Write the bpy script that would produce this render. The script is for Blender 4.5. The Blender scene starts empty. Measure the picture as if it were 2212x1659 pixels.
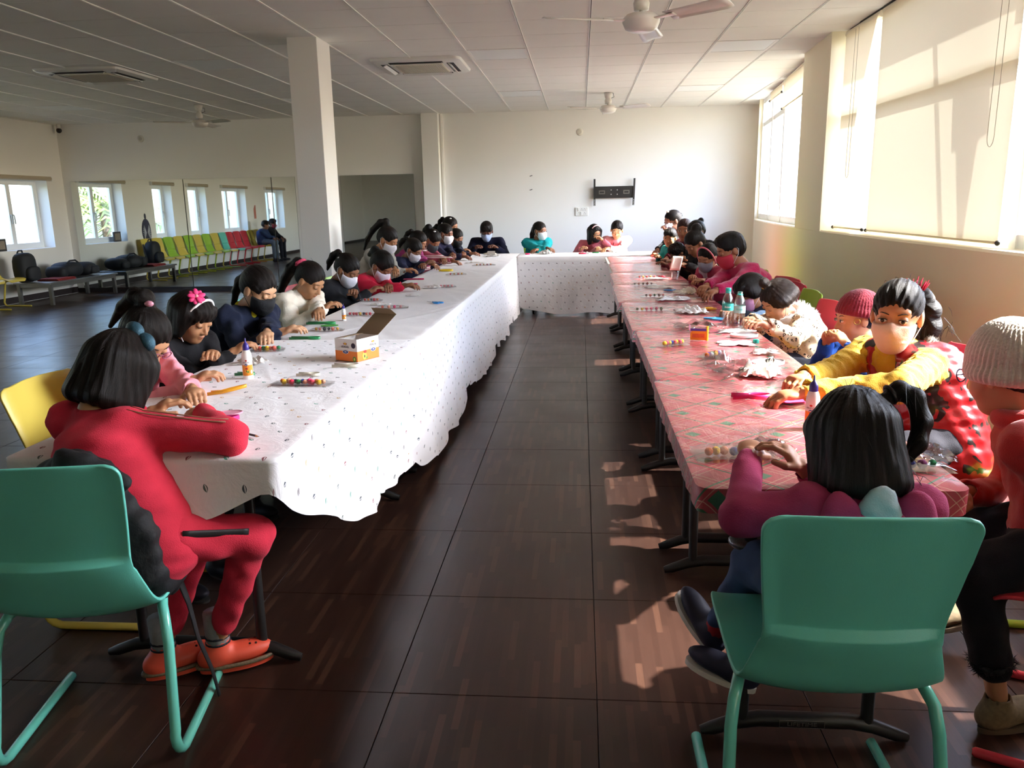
import bpy, math, random
import numpy as np
from mathutils import Vector, Matrix
S = bpy.context.scene
COL = S.collection
PI = math.pi
rnd = random.Random(7)

# ------------------------------------------------------------------ camera, sky, sun, exposure
def look_axes(yaw, pitch, roll):
    f = Vector((-math.sin(yaw)*math.cos(pitch), math.cos(yaw)*math.cos(pitch), -math.sin(pitch)))
    r = Vector((math.cos(yaw), math.sin(yaw), 0)); u = r.cross(f)
    return r*math.cos(roll)+u*math.sin(roll), -r*math.sin(roll)+u*math.cos(roll), f
cam = bpy.data.cameras.new('camera'); cam.sensor_width = 36; cam.sensor_fit = 'HORIZONTAL'
cam.lens = 1730.1*36/2212; cam.clip_start = .05; cam.clip_end = 200
camo = bpy.data.objects.new('camera', cam); COL.objects.link(camo)
_r, _u, _f = look_axes(.088, .2216, -.0195)
camo.matrix_world = Matrix(((_r.x, _u.x, -_f.x, 0), (_r.y, _u.y, -_f.y, 0), (_r.z, _u.z, -_f.z, 1.4037), (0, 0, 0, 1)))
S.camera = camo
W = bpy.data.worlds.new('hazy_sky'); S.world = W; W.use_nodes = True
_sk = W.node_tree.nodes.new('ShaderNodeTexSky'); _sk.sky_type = 'NISHITA'; _sk.sun_disc = False; _sk.sun_elevation = math.radians(41); _sk.sun_rotation = math.radians(85)
_sk.dust_density = 3; _sk.air_density = 1.0; _sk.ozone_density = 1; _sk.altitude = 200
_hz = W.node_tree.nodes.new('ShaderNodeMix'); _hz.data_type = 'RGBA'; _hz.blend_type = 'MULTIPLY'; _hz.inputs[0].default_value = 1; _hz.inputs[7].default_value = (.94, .985, 1.07, 1)
W.node_tree.links.new(_sk.outputs[0], _hz.inputs[6]); W.node_tree.links.new(_hz.outputs[2], W.node_tree.nodes['Background'].inputs[0])
W.node_tree.nodes['Background'].inputs[1].default_value = 2.45
sun = bpy.data.lights.new('sun', 'SUN'); sun.energy = 30; sun.angle = .012; sun.color = (1, .95, .87)
suno = bpy.data.objects.new('sun', sun); COL.objects.link(suno)
_d = Vector((-1, -.08, -.87)).normalized()
suno.rotation_euler = _d.to_track_quat('-Z', 'Y').to_euler(); suno.location = (8, 5, 8)
def portal(name, loc, rot, sx, sy):
    l = bpy.data.lights.new(name, 'AREA'); l.shape = 'RECTANGLE'; l.size = sx; l.size_y = sy; l.cycles.is_portal = True
    o = bpy.data.objects.new(name, l); COL.objects.link(o); o.location = loc; o.rotation_euler = rot
portal('window_portal', (2.68, 7.6, 1.98), (0, PI/2, 0), 1.75, 11.2)
portal('window_portal', (-9.34, 8.2, 1.38), (0, -PI/2, 0), 1.2, 10.4)
S.view_settings.view_transform = 'Standard'; S.view_settings.look = 'None'
S.view_settings.gamma = 1; S.view_settings.use_curve_mapping = False
S.view_settings.exposure = 0.38
S.cycles.max_bounces = 9; S.cycles.diffuse_bounces = 6; S.cycles.glossy_bounces = 3; S.cycles.transparent_max_bounces = 12
S.cycles.caustics_reflective = False; S.cycles.caustics_refractive = False; S.cycles.sample_clamp_indirect = 6
S.cycles.use_denoising = True

# ------------------------------------------------------------------ materials
def lin(h):
    if isinstance(h, str):
        h = h.lstrip('#'); h = [int(h[i:i+2], 16)/255 for i in (0, 2, 4)]
        return tuple(c/12.92 if c <= .04045 else ((c+.055)/1.055)**2.4 for c in h)
    return tuple(h)
MATS = {}
class NT:
    def __init__(s, m): s.t = m.node_tree; s.b = s.t.nodes['Principled BSDF']
    def n(s, kind, **kw):
        d = s.t.nodes.new('ShaderNode'+kind)
        for k, v in kw.items():
            if k.startswith('i_'): d.inputs[k[2:]].default_value = v
            else: setattr(d, k, v)
        return d
    def l(s, a, b): s.t.links.new(a, b)
    def math(s, op, a, b=None, c=None):
        d = s.t.nodes.new('ShaderNodeMath'); d.operation = op
        for i, v in enumerate((a, b, c)):
            if v is None: continue
            if hasattr(v, 'node'): s.l(v, d.inputs[i])
            else: d.inputs[i].default_value = v
        return d.outputs[0]
    def mix(s, f, a, b):
        d = s.t.nodes.new('ShaderNodeMix'); d.data_type = 'RGBA'
        for i, v in ((0, f), (6, a), (7, b)):
            if hasattr(v, 'node'): s.l(v, d.inputs[i])
            elif i == 0: d.inputs[0].default_value = v
            else: d.inputs[i].default_value = (*v[:3], 1)
        return d.outputs[2]
def new_mat(name):
    m = bpy.data.materials.new(name); m.use_nodes = True
    return m, NT(m)
def M(name, col='#808080', rough=.6, metal=0, spec=.5, var=0, vscale=8, bump=0, bscale=60, coat=0, sheen=0, aniso=None, trans=0, alpha=1, emit=0):
    if name in MATS: return MATS[name]
    m, t = new_mat(name); b = t.b; c = lin(col)
    b.inputs['Base Color'].default_value = (*c, 1); b.inputs['Roughness'].default_value = rough
    b.inputs['Metallic'].default_value = metal; b.inputs['Specular IOR Level'].default_value = spec
    b.inputs['Coat Weight'].default_value = coat; b.inputs['Sheen Weight'].default_value = sheen
    b.inputs['Transmission Weight'].default_value = trans; b.inputs['Alpha'].default_value = alpha
    tc = t.n('TexCoord')
    if var:
        nz = t.n('TexNoise', i_Scale=vscale, i_Detail=4.0); t.l(tc.outputs['Object'], nz.inputs['Vector'])
        t.l(t.mix(nz.outputs[0], [x*(1-var) for x in c], [min(1, x*(1+var)) for x in c]), b.inputs['Base Color'])
    if bump:
        nb = t.n('TexNoise', i_Scale=bscale, i_Detail=3.0); t.l(tc.outputs['Object'], nb.inputs['Vector'])
        bp = t.n('Bump', i_Strength=bump, i_Distance=.004); t.l(nb.outputs[0], bp.inputs['Height']); t.l(bp.outputs[0], b.inputs['Normal'])
    MATS[name] = m
    return m
def fabric(col, fuzz=0, fold=.25):
    return M('fabric_%s_%s' % (col, fuzz), col, .85, spec=.15, var=.12, vscale=30, bump=.35+fuzz, bscale=320 if not fuzz else 140, sheen=.04+fuzz*.6)
def glass_mat(name, tint=(1, 1, 1), gloss=.1, rough=.02):
    if name in MATS: return MATS[name]
    m, t = new_mat(name); t.t.nodes.remove(t.b)
    tr = t.n('BsdfTransparent'); tr.inputs[0].default_value = (*tint, 1)
    gl = t.n('BsdfGlossy'); gl.inputs['Roughness'].default_value = rough
    lw = t.n('LayerWeight'); lw.inputs[0].default_value = .25
    f = t.math('MULTIPLY_ADD', lw.outputs[1], .6, gloss)
    mx = t.n('MixShader'); t.l(f, mx.inputs[0]); t.l(tr.outputs[0], mx.inputs[1]); t.l(gl.outputs[0], mx.inputs[2])
    t.l(mx.outputs[0], t.t.nodes['Material Output'].inputs[0]); MATS[name] = m
    return m

# ------------------------------------------------------------------ meshes and objects
def raw_mesh(name, V, F, smooth=True):
    """V n x 3, F m x 4 (or 3) int array -> mesh, quickly"""
    V = np.asarray(V, np.float32); F = np.asarray(F, np.int32)
    me = bpy.data.meshes.new(name); me.vertices.add(len(V)); me.vertices.foreach_set('co', V.ravel())
    k = F.shape[1]; me.loops.add(F.size); me.loops.foreach_set('vertex_index', F.ravel())
    me.polygons.add(len(F)); me.polygons.foreach_set('loop_start', np.arange(0, F.size, k, dtype=np.int32))
    me.polygons.foreach_set('use_smooth', np.full(len(F), smooth)); me.update(calc_edges=True)
    return me
class MB:
    def __init__(s): s.v = []; s.f = []; s.uv = {}
    def add(s, vs, fs):
        k = len(s.v); s.v += [tuple(v) for v in vs]; s.f += [tuple(i+k for i in f) for f in fs]; return k
    def box(s, c, d, rz=0, R=None):
        h = [x/2 for x in d]; vs = []
        for sx in (-1, 1):
            for sy in (-1, 1):
                for sz in (-1, 1): vs.append(Vector((sx*h[0], sy*h[1], sz*h[2])))
        if R is None: R = Matrix.Rotation(rz, 3, 'Z')
        c = Vector(c)
        s.add([R@v+c for v in vs], [(0, 1, 3, 2), (4, 6, 7, 5), (0, 4, 5, 1), (2, 3, 7, 6), (0, 2, 6, 4), (1, 5, 7, 3)]); return s
    def b2(s, a, b): return s.box([(x+y)/2 for x, y in zip(a, b)], [abs(x-y) for x, y in zip(a, b)])
    def tube(s, pts, r, n=8, caps=True, closed=False, flat=None):
        P = [Vector(p) for p in pts]; m = len(P); rr = r if hasattr(r, '__len__') else [r]*m
        ref = None; rings = []
        for i in range(m):
            a = P[i-1] if (i > 0 or closed) else P[i]; b = P[(i+1) % m] if (i < m-1 or closed) else P[i]
            t = (b-a).normalized()
            if ref is None:
                ref = Vector((0, 0, 1)) if abs(t.z) < .9 else Vector((1, 0, 0))
            u = (ref-t*ref.dot(t))
            u = u.normalized() if u.length > 1e-6 else t.orthogonal().normalized()
            ref = u; w = t.cross(u); e = flat if flat else 1
            rings.append([P[i]+(u*math.cos(2*PI*k/n)*e+w*math.sin(2*PI*k/n))*rr[i] for k in range(n)])
        fs = []
        for i in range(m if closed else m-1):
            j = (i+1) % m
            for k in range(n): fs.append((i*n+k, i*n+(k+1) % n, j*n+(k+1) % n, j*n+k))
        if caps and not closed: fs += [tuple(range(n-1, -1, -1)), tuple((m-1)*n+k for k in range(n))]
        s.add([v for q in rings for v in q], fs); return s
    def lathe(s, prof, n=20, o=(0, 0, 0), R=None, caps=True):
        o = Vector(o); vs = []; fs = []; m = len(prof)
        for r, z in prof:
            for k in range(n):
                p = Vector((r*math.cos(2*PI*k/n), r*math.sin(2*PI*k/n), z))
                vs.append((R@p if R else p)+o)
        for i in range(m-1):
            for k in range(n): fs.append((i*n+k, i*n+(k+1) % n, (i+1)*n+(k+1) % n, (i+1)*n+k))
        if caps: fs += [tuple(range(n-1, -1, -1)), tuple((m-1)*n+k for k in range(n))]
        s.add(vs, fs); return s
    def grid(s, fn, nu, nv):
        vs = [fn(i/nu, j/nv) for j in range(nv+1) for i in range(nu+1)]
        s.add(vs, [(j*(nu+1)+i, j*(nu+1)+i+1, (j+1)*(nu+1)+i+1, (j+1)*(nu+1)+i) for j in range(nv) for i in range(nu)]); return s
    def ball(s, c, r, n=10, m=6, R=None):
        c = Vector(c); r = Vector(r) if hasattr(r, '__len__') else Vector((r, r, r))
        vs = [Vector((0, 0, r.z))]; fs = []
        for i in range(1, m):
            a = PI*i/m
            for k in range(n): vs.append(Vector((r.x*math.sin(a)*math.cos(2*PI*k/n), r.y*math.sin(a)*math.sin(2*PI*k/n), r.z*math.cos(a))))
        vs.append(Vector((0, 0, -r.z)))
        for k in range(n):
            fs.append((0, 1+k, 1+(k+1) % n)); b = 1+(m-2)*n
            fs.append((b+(k+1) % n, b+k, len(vs)-1))
            for i in range(m-2): a = 1+i*n; fs.append((a+k, a+n+k, a+n+(k+1) % n, a+(k+1) % n))
        s.add([(R@v if R else v)+c for v in vs], fs); return s
    def prism(s, poly, z0, z1):
        n = len(poly); vs = [(x, y, z0) for x, y in poly]+[(x, y, z1) for x, y in poly]
        s.add(vs, [tuple(range(n-1, -1, -1)), tuple(range(n, 2*n))]+[(i, (i+1) % n, n+(i+1) % n, n+i) for i in range(n)]); return s
    def mesh(s, name, smooth=False):
        me = bpy.data.meshes.new(name); me.from_pydata(s.v, [], s.f); me.update()
        if smooth:
            for p in me.polygons: p.use_smooth = True
            if smooth == 'auto': me.set_sharp_from_angle(angle=math.radians(40))
        return me
    def build(s, name, mat, parent=None, smooth=False, solid=0, bevel=0, loc=None, rz=None, sub=0):
        o = link(name, s.mesh(name, smooth), mat, parent)
        if loc: o.location = loc
        if rz is not None: o.rotation_euler = (0, 0, rz)
        if solid: md = o.modifiers.new('thickness', 'SOLIDIFY'); md.thickness = solid; md.offset = 0
        if bevel: md = o.modifiers.new('bevel', 'BEVEL'); md.width = bevel; md.segments = 2; md.limit_method = 'ANGLE'
        if sub: md = o.modifiers.new('sub', 'SUBSURF'); md.levels = sub; md.render_levels = sub
        return o
def link(name, me, mat, parent=None):
    o = bpy.data.objects.new(name, me); COL.objects.link(o)
    if mat is not None and me is not None:
        me.materials.clear()
        for m in (mat if isinstance(mat, (list, tuple)) else [mat]): me.materials.append(m)
    if parent is not None: o.parent = parent
    return o
def empty(name, loc=(0, 0, 0), rz=0):
    o = bpy.data.objects.new(name, None); COL.objects.link(o); o.location = loc; o.rotation_euler = (0, 0, rz); o.empty_display_size = .1
    return o
def tag(o, label, cat, group=None, kind=None):
    o['label'] = label; o['category'] = cat
    if group: o['group'] = group
    if kind: o['kind'] = kind
    return o
def struct(o, label, cat): return tag(o, label, cat, kind='structure')
def copy_tree(o, parent=None):
    c = o.copy(); COL.objects.link(c); c.parent = parent
    for ch in list(o.children): copy_tree(ch, c)
    return c
def round_poly(x0, y0, x1, y1, r, n=4):
    out = []
    for cx, cy, a in ((x1-r, y1-r, 0), (x0+r, y1-r, 1), (x0+r, y0+r, 2), (x1-r, y0+r, 3)):
        for k in range(n+1): t = (a+k/n)*PI/2; out.append((cx+r*math.cos(t), cy+r*math.sin(t)))
    return out

# ------------------------------------------------------------------ room shell
CZ = 2.8675; YF = 13.7; XL = -9.0; YB = -6.0
white = M('wall_paint', '#f5f3ee', .75, var=.03, vscale=1.5, bump=.15, bscale=90)
creamw = M('wall_paint_cream', '#f1e8cc', .7, var=.03, vscale=1.2, bump=.15, bscale=90)
ceilm = M('ceiling_board', '#efede7', .85, var=.03, vscale=3, bump=.25, bscale=220)
gridm = M('ceiling_grid', '#f2f1ec', .5)
darkb = M('skirting_dark', '#2c2422', .45, var=.15)
upvc = M('window_upvc', '#f1f2f0', .35)

def floor_material():
    m, t = new_mat('floor_wood_strip'); b = t.b
    g = t.n('NewGeometry'); sp = t.n('SeparateXYZ'); t.l(g.outputs['Position'], sp.inputs[0])
    w = .021                     # strips run along the room, short staves of uneven length
    ix = t.math('FLOOR', t.math('DIVIDE', sp.outputs[0], w))
    wn = t.n('TexWhiteNoise', noise_dimensions='1D'); t.l(ix, wn.inputs['W'])
    iy = t.math('FLOOR', t.math('ADD', t.math('DIVIDE', sp.outputs[1], .24), t.math('MULTIPLY', wn.outputs[0], 7.0)))
    cb = t.n('CombineXYZ'); t.l(ix, cb.inputs[0]); t.l(iy, cb.inputs[1])
    w2 = t.n('TexWhiteNoise', noise_dimensions='2D'); t.l(cb.outputs[0], w2.inputs['Vector'])
    mp = t.n('Mapping'); mp.inputs['Scale'].default_value = (90, 6, 1); t.l(g.outputs['Position'], mp.inputs[0])
    gr = t.n('TexNoise', i_Scale=1.0, i_Detail=5.0, i_Roughness=.65); t.l(mp.outputs[0], gr.inputs['Vector'])
    rp = t.n('ValToRGB'); e = rp.color_ramp.elements
    e[0].position = 0; e[0].color = (*lin('#2f1e18'), 1); e[1].position = 1; e[1].color = (*lin('#553a2d'), 1)
    e2 = rp.color_ramp.elements.new(.6); e2.color = (*lin('#38251e'), 1)
    t.l(t.math('ADD', t.math('MULTIPLY', t.math('POWER', w2.outputs[0], 1.6), .72), t.math('MULTIPLY', gr.outputs[0], .3)), rp.inputs[0])
    t.l(rp.outputs[0], b.inputs['Base Color'])
    sc = t.n('TexNoise', i_Scale=3.0, i_Detail=4.0); t.l(g.outputs['Position'], sc.inputs['Vector'])
    t.l(t.math('MULTIPLY_ADD', sc.outputs[0], .18, .24), b.inputs['Roughness'])
    bp = t.n('Bump', i_Strength=.12, i_Distance=.003); t.l(gr.outputs[0], bp.inputs['Height']); t.l(bp.outputs[0], b.inputs['Normal'])
    b.inputs['Specular IOR Level'].default_value = .38
    return m
floorm = floor_material()

def px_of(x, y, z):
    P = Vector((x, y, z-1.4037)); d = P.dot(_f)
    if d < .05: return None
    return 1106+1730.1*P.dot(_r)/d, 829.5-1730.1*P.dot(_u)/d
def px_area(x0, y0, x1, y1, z):
    q = [px_of(x, y, z) for x, y in ((x0, y0), (x1, y0), (x1, y1), (x0, y1))]
    if None in q: return 0
    cx = sum(p[0] for p in q)/4; cy = sum(p[1] for p in q)/4
    if not (-60 < cx < 2272 and -60 < cy < 1719): return 0
    return abs(sum(q[i][0]*q[(i+1) % 4][1]-q[(i+1) % 4][0]*q[i][1] for i in range(4)))/2
def tiled(root, name, x_off, y_off, xr, yr, z, thick, gap, mat, skip=lambda x, y: False, up=1, limit=290, xmax=None):
    cells = []
    i0 = math.floor((xr[0]-x_off)/.6); i1 = math.ceil((xr[1]-x_off)/.6); j0 = math.floor((yr[0]-y_off)/.6); j1 = math.ceil((yr[1]-y_off)/.6)
    for i in range(i0, i1):
        for j in range(j0, j1):
            x0 = max(xr[0], x_off+.6*i); x1 = x_off+.6*i+.6; y0 = max(yr[0], y_off+.6*j); y1 = min(yr[1], y_off+.6*j+.6)
            if xmax: x1 = min(x1, max(xmax(y0), xmax(y1))+.12)
            if x1-x0 < .05 or y1-y0 < .05 or skip((x0+x1)/2, (y0+y1)/2): continue
            cells.append((-px_area(x0, y0, x1, y1, z), x0, y0, x1, y1))
    cells.sort(); shared = {}; rest = MB()
    for k, (a, x0, y0, x1, y1) in enumerate(cells):
        sx, sy = round(x1-x0-gap, 4), round(y1-y0-gap, 4); c = ((x0+x1)/2, (y0+y1)/2, z-up*thick/2)
        if k < limit:
            if (sx, sy) not in shared:
                b = .0012 if up > 0 else .003
                p0 = [(-sx/2, -sy/2), (sx/2, -sy/2), (sx/2, sy/2), (-sx/2, sy/2)]; mb = MB()
                h = thick/2*up; g = lambda d, zz: [(x-math.copysign(d, x), y-math.copysign(d, y), zz) for x, y in p0]
                mb.add(g(0, -h)+g(0, h-b*up)+g(b, h), [(3, 2, 1, 0), (8, 9, 10, 11)]+[(q*4+i, q*4+(i+1) % 4, q*4+4+(i+1) % 4, q*4+4+i) for q in (0, 1) for i in range(4)])
                me = mb.mesh(name); me.materials.append(mat); shared[(sx, sy)] = me
            o = bpy.data.objects.new(name, shared[(sx, sy)]); COL.objects.link(o); o.parent = root; o.location = c
        else: rest.box(c, (sx, sy, thick))
    if rest.v: r = rest.build(name, mat, root); r['kind'] = 'stuff'

# right wall plan: gently curved
_ry = [-6, -2, 1, 2.5, 4.5, 6, 8, 9.2, 10.2, 11, 12, 12.8, 13.3, 13.75]; _rx = [2.75, 2.55, 2.40, 2.33, 2.28, 2.26, 2.27, 2.33, 2.40, 2.45, 2.56, 2.66, 2.74, 2.84]
def XR(y): return float(np.interp(y, _ry, _rx))
fl = MB().b2((XL-.4, YB-.3, -.12), (3.4, YF+.3, -.006)).build('floor', M('floor_joint', '#1b1411', .8)); struct(fl, 'dark brown wood-strip floor of the hall', 'floor')
tiled(fl, 'floor_tile', .046, .27, (XL, 3.2), (YB, YF), 0, .005, .0024, floorm, xmax=XR)
LIGHTS = [(-.822, 8.55), (1.578, 8.55), (1.578, 11.55), (-.822, 11.55), (-3.822, 8.55), (-7.422, 11.55), (-3.822, 11.55)]
ACS = [(-1.69, 8.98), (-5.25, 8.86)]
ce = MB().prism([(XL-.4, YB-.3), (3.0, YB-.3), (2.72, 0), (2.60, 2), (2.57, 8.5), (2.62, 9.3), (2.95, 13.0), (3.1, YF+.3), (XL-.4, YF+.3)], CZ+.014, CZ+.15).build('ceiling', M('ceiling_void', '#4a4843', .9)); struct(ce, 'suspended ceiling of square white boards in a metal grid', 'ceiling')
tiled(ce, 'ceiling_tile', .078, .45, (XL, 3.2), (YB, YF), CZ, .012, .007, ceilm, skip=lambda x, y: any(abs(x-a)+abs(y-b) < .2 for a, b in LIGHTS), up=-1, xmax=XR)
for i in range(-16, 5):
    x = .078+.6*i
    MB().b2((x-.009, YB, CZ-.007), (x-.003, YF, CZ+.01)).build('grid_runner', gridm, ce)
    MB().b2((x+.003, YB, CZ-.007), (x+.009, YF, CZ+.01)).build('grid_runner', gridm, ce)
fw = MB().b2((XL-.3, YF, -.1), (3.3, YF+.25, 3.0)).build('wall_far', white); struct(fw, 'white far wall at the end of the hall', 'wall')
bw = MB().b2((XL-.3, YB-.25, -.1), (3.4, YB, 3.0)).build('wall_back', white); struct(bw, 'white wall closing the hall behind', 'wall')
WIN = [(11.85, 13.25), (9.9, 10.72), (8.25, 9.15), (5.9, 7.35), (3.1, 4.5)]; WZ = (.82, 1.95)
mb = MB(); ys = YB-.25
for y0, y1 in reversed(WIN):
    mb.b2((XL-.3, ys, -.1), (XL, y0, 3.0)); mb.b2((XL-.3, y0, -.1), (XL, y1, WZ[0])); mb.b2((XL-.3, y0, WZ[1]), (XL, y1, 3.0)); ys = y1
mb.b2((XL-.3, ys, -.1), (XL, YF+.25, 3.0)); o = mb.build('wall_left', white); struct(o, 'white left wall pierced by a row of windows', 'wall')
struct(MB().b2((XL, YB, 0), (XL+.014, YF, .1)).build('baseboard_left', darkb), 'dark skirting board along the left wall', 'baseboard')
struct(MB().b2((XL, YF-.014, 0), (2.8, YF, .075)).build('baseboard_far', darkb), 'dark skirting board along the far wall', 'baseboard')
# right wall: curved parapet, sill, piers
ysr = [YB-.2+i*(YF+.2-YB)/70 for i in range(71)]
mb = MB(); n = len(ysr); vs = []
for y in ysr:
    x = XR(y); vs += [(x, y, -.1), (x, y, 1.085), (x+.012, y, 1.1), (x+.55, y, 1.1), (x+.55, y, -.1)]
mb.add(vs, [(i*5+k, i*5+(k+1) % 5, i*5+5+(k+1) % 5, i*5+5+k) for i in range(n-1) for k in range(5)]+[(4, 3, 2, 1, 0)])
wr = mb.build('wall_right', creamw); struct(wr, 'cream curved low wall under the right-hand windows', 'wall')
mb = MB(); vs = []
for y in ysr: x = XR(y); vs += [(x-.014, y, 0), (x-.014, y, .1), (x, y, .1)]
mb.add(vs, [(i*3+k, i*3+k+1, i*3+4+k, i*3+3+k) for i in range(n-1) for k in range(2)])
struct(mb.build('baseboard_right', darkb), 'dark skirting board along the curved right wall', 'baseboard')
def pier(y0, y1, name, label):
    a, b = XR(y0), XR(y1)
    struct(MB().prism([(a, y0), (b, y1), (b+.45, y1), (a+.45, y0)], 1.09, 3.0).build(name, creamw), label, 'pillar')
pier(8.0, 9.14, 'trim_1', 'cream wall pier between the two window bays')
pier(13.05, 13.72, 'trim_2', 'white wall strip where the far wall meets the window bay')
pier(.3, 2.1, 'trim_3', 'cream wall beside the unshaded near window')
pier(-6.1, -4.4, 'trim_4', 'cream wall pier at the back of the hall')
# free-standing pillar and wall pilaster
struct(MB().b2((-2.585, 7.36, 0), (-2.315, 7.74, 2.88)).build('pillar', white, bevel=.006), 'free-standing white square pillar in the middle of the hall', 'pillar')
struct(MB().b2((-2.61, YF-.16, 0), (-2.33, YF+.01, 2.88)).build('trim_5', white, bevel=.006), 'white pilaster on the far wall beside the mirror', 'pillar')
struct(MB().b2((-2.30, YF-.03, 0), (-2.27, YF+.01, 2.88)).build('trim_6', white), 'thin white cable duct running up beside the pilaster', 'duct')

# ------------------------------------------------------------------ windows
panem = glass_mat('window_glass', (.97, .985, 1), .03)
def sash(root, cx, y0, y1, z0, z1, name='sash', w=.045, d=.05, handle=None):
    f = MB(); f.b2((cx-d/2, y0, z0), (cx+d/2, y0+w, z1)); f.b2((cx-d/2, y1-w, z0), (cx+d/2, y1, z1)); f.b2((cx-d/2, y0+w, z0), (cx+d/2, y1-w, z0+w)); f.b2((cx-d/2, y0+w, z1-w), (cx+d/2, y1-w, z1))
    s = f.build(name, upvc, root)
    MB().b2((cx-.004, y0+w-.004, z0+w-.004), (cx+.004, y1-w+.004, z1-w+.004)).build('pane', panem, s)
    if handle: 
        hy, hz, sg = handle
        MB().tube([(cx+sg*.03, hy, hz+.05), (cx+sg*.05, hy, hz+.04), (cx+sg*.055, hy, hz), (cx+sg*.05, hy+.01, hz-.1)], .009).build('handle', M('handle_grey', '#a9adad', .35, metal=.6), s)
    return s
chainm = M('blind_chain', '#b5aa92', .5)
for k, (y0, y1) in enumerate(WIN):
    r = empty('window_%d' % (k+1), (0, 0, 0)); struct(r, ['white casement window nearest the far corner of the left wall', 'narrow white window second from the far corner', 'narrow white window third from the far corner', 'wide white window fourth from the far corner of the left wall', 'white window on the left wall furthest from the mirror'][k], 'window')
    cx = XL-.24; w = .05; f = MB()
    f.b2((cx-.04, y0, WZ[0]), (cx+.04, y0+w, WZ[1])); f.b2((cx-.04, y1-w, WZ[0]), (cx+.04, y1, WZ[1])); f.b2((cx-.04, y0+w, WZ[0]), (cx+.04, y1-w, WZ[0]+w)); f.b2((cx-.04, y0+w, WZ[1]-w), (cx+.04, y1-w, WZ[1]))
    f.build('window_frame', upvc, r)
    m = (y0+y1)/2
    if y1-y0 > 1: sash(r, cx+.01, y0+w, m, WZ[0]+w, WZ[1]-w, handle=(m-.03, 1.33, 1)); sash(r, cx+.01, m, y1-w, WZ[0]+w, WZ[1]-w, handle=(m+.03, 1.33, 1))
    else: sash(r, cx+.01, y0+w, y1-w, WZ[0]+w, WZ[1]-w, handle=(y0+.08, 1.33, 1))
    b = empty('roller_blind', (XL+.03, m, WZ[1]+.01)); tag(b, 'rolled-up beige blind over the %s left-hand window from the far corner' % ['first', 'second', 'third', 'fourth', 'fifth'][k], 'blind', 'rolled blinds over the left windows')
    MB().tube([(0, y0-m-.06, 0), (0, y1-m+.06, 0)], .036, 14).build('blind_roll', M('blind_beige', '#b9ad97', .8), b, smooth='auto')
    MB().b2((-.03, y0-m-.075, -.04), (.03, y0-m-.06, .04)).build('bracket', upvc, b); MB().b2((-.03, y1-m+.06, -.04), (.03, y1-m+.075, .04)).build('bracket', upvc, b)

def blind_mat(name, col, tr):
    m, t = new_mat(name); t.t.nodes.remove(t.b); c = lin(col)
    g = t.n('NewGeometry'); wv = t.n('TexNoise', i_Scale=420.0, i_Detail=1.0); t.l(g.outputs['Position'], wv.inputs['Vector'])
    cc = t.mix(wv.outputs[0], [x*.93 for x in c], c)
    d = t.n('BsdfDiffuse'); t.l(cc, d.inputs[0]); q = t.n('BsdfTranslucent'); t.l(cc, q.inputs[0])
    mx = t.n('MixShader'); mx.inputs[0].default_value = tr; t.l(d.outputs[0], mx.inputs[1]); t.l(q.outputs[0], mx.inputs[2])
    t.l(mx.outputs[0], t.t.nodes['Material Output'].inputs[0]); return m
blindm = blind_mat('blind_cloth', '#f4e9cf', .085)
def bay(idx, y0, y1, mull, x, label, transom, x2=None):
    """one bank of tall windows on the right wall: outer frame, mullions, a fixed pane each"""
    r = empty('window_%d' % idx); struct(r, label, 'window'); x2 = x2 or x
    X = lambda y: x+(x2-x)*(y-y0)/(y1-y0)
    def bar(ya, yb, za, zb, d=.07, nm='window_frame'):
        MB().prism([(X(ya)-d/2, ya), (X(ya)+d/2, ya), (X(yb)+d/2, yb), (X(yb)-d/2, yb)][::-1], za, zb).build(nm, upvc, r)
    bar(y0, y1, 1.1, 1.18); bar(y0, y1, 2.80, 2.868)
    ed = [y0]+mull+[y1]
    for i, y in enumerate(ed): w = .05 if i in (0, len(ed)-1) else .075; bar(y-w/2, y+w/2, 1.1, 2.868, .09)
    if transom: bar(y0, y1, transom-.03, transom+.03, .06, 'transom')
    for a, b in zip(ed[:-1], ed[1:]):
        MB().prism([(X(a)-.004, a), (X(a)+.004, a), (X(b)+.004, b), (X(b)-.004, b)][::-1], 1.15, 2.82).build('pane', panem, r)
    return r
bay(6, 9.16, 13.04, [10.9, 12.0], 2.46, 'tall white window bay nearest the far wall with its blind half raised', 2.50, 2.80)
bay(7, 2.12, 7.98, [7.09, 4.81, 3.45], 2.47, 'tall white window bay above the right-hand tables, mostly covered by blinds', 2.15)
bay(8, -4.38, .28, [-2.1], 2.62, 'unseen tall white window bay behind, added to light the chair backs, covered by blinds', 2.15, 2.51)  # added bay out of view, lets in back light for the foreground chairs
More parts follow.
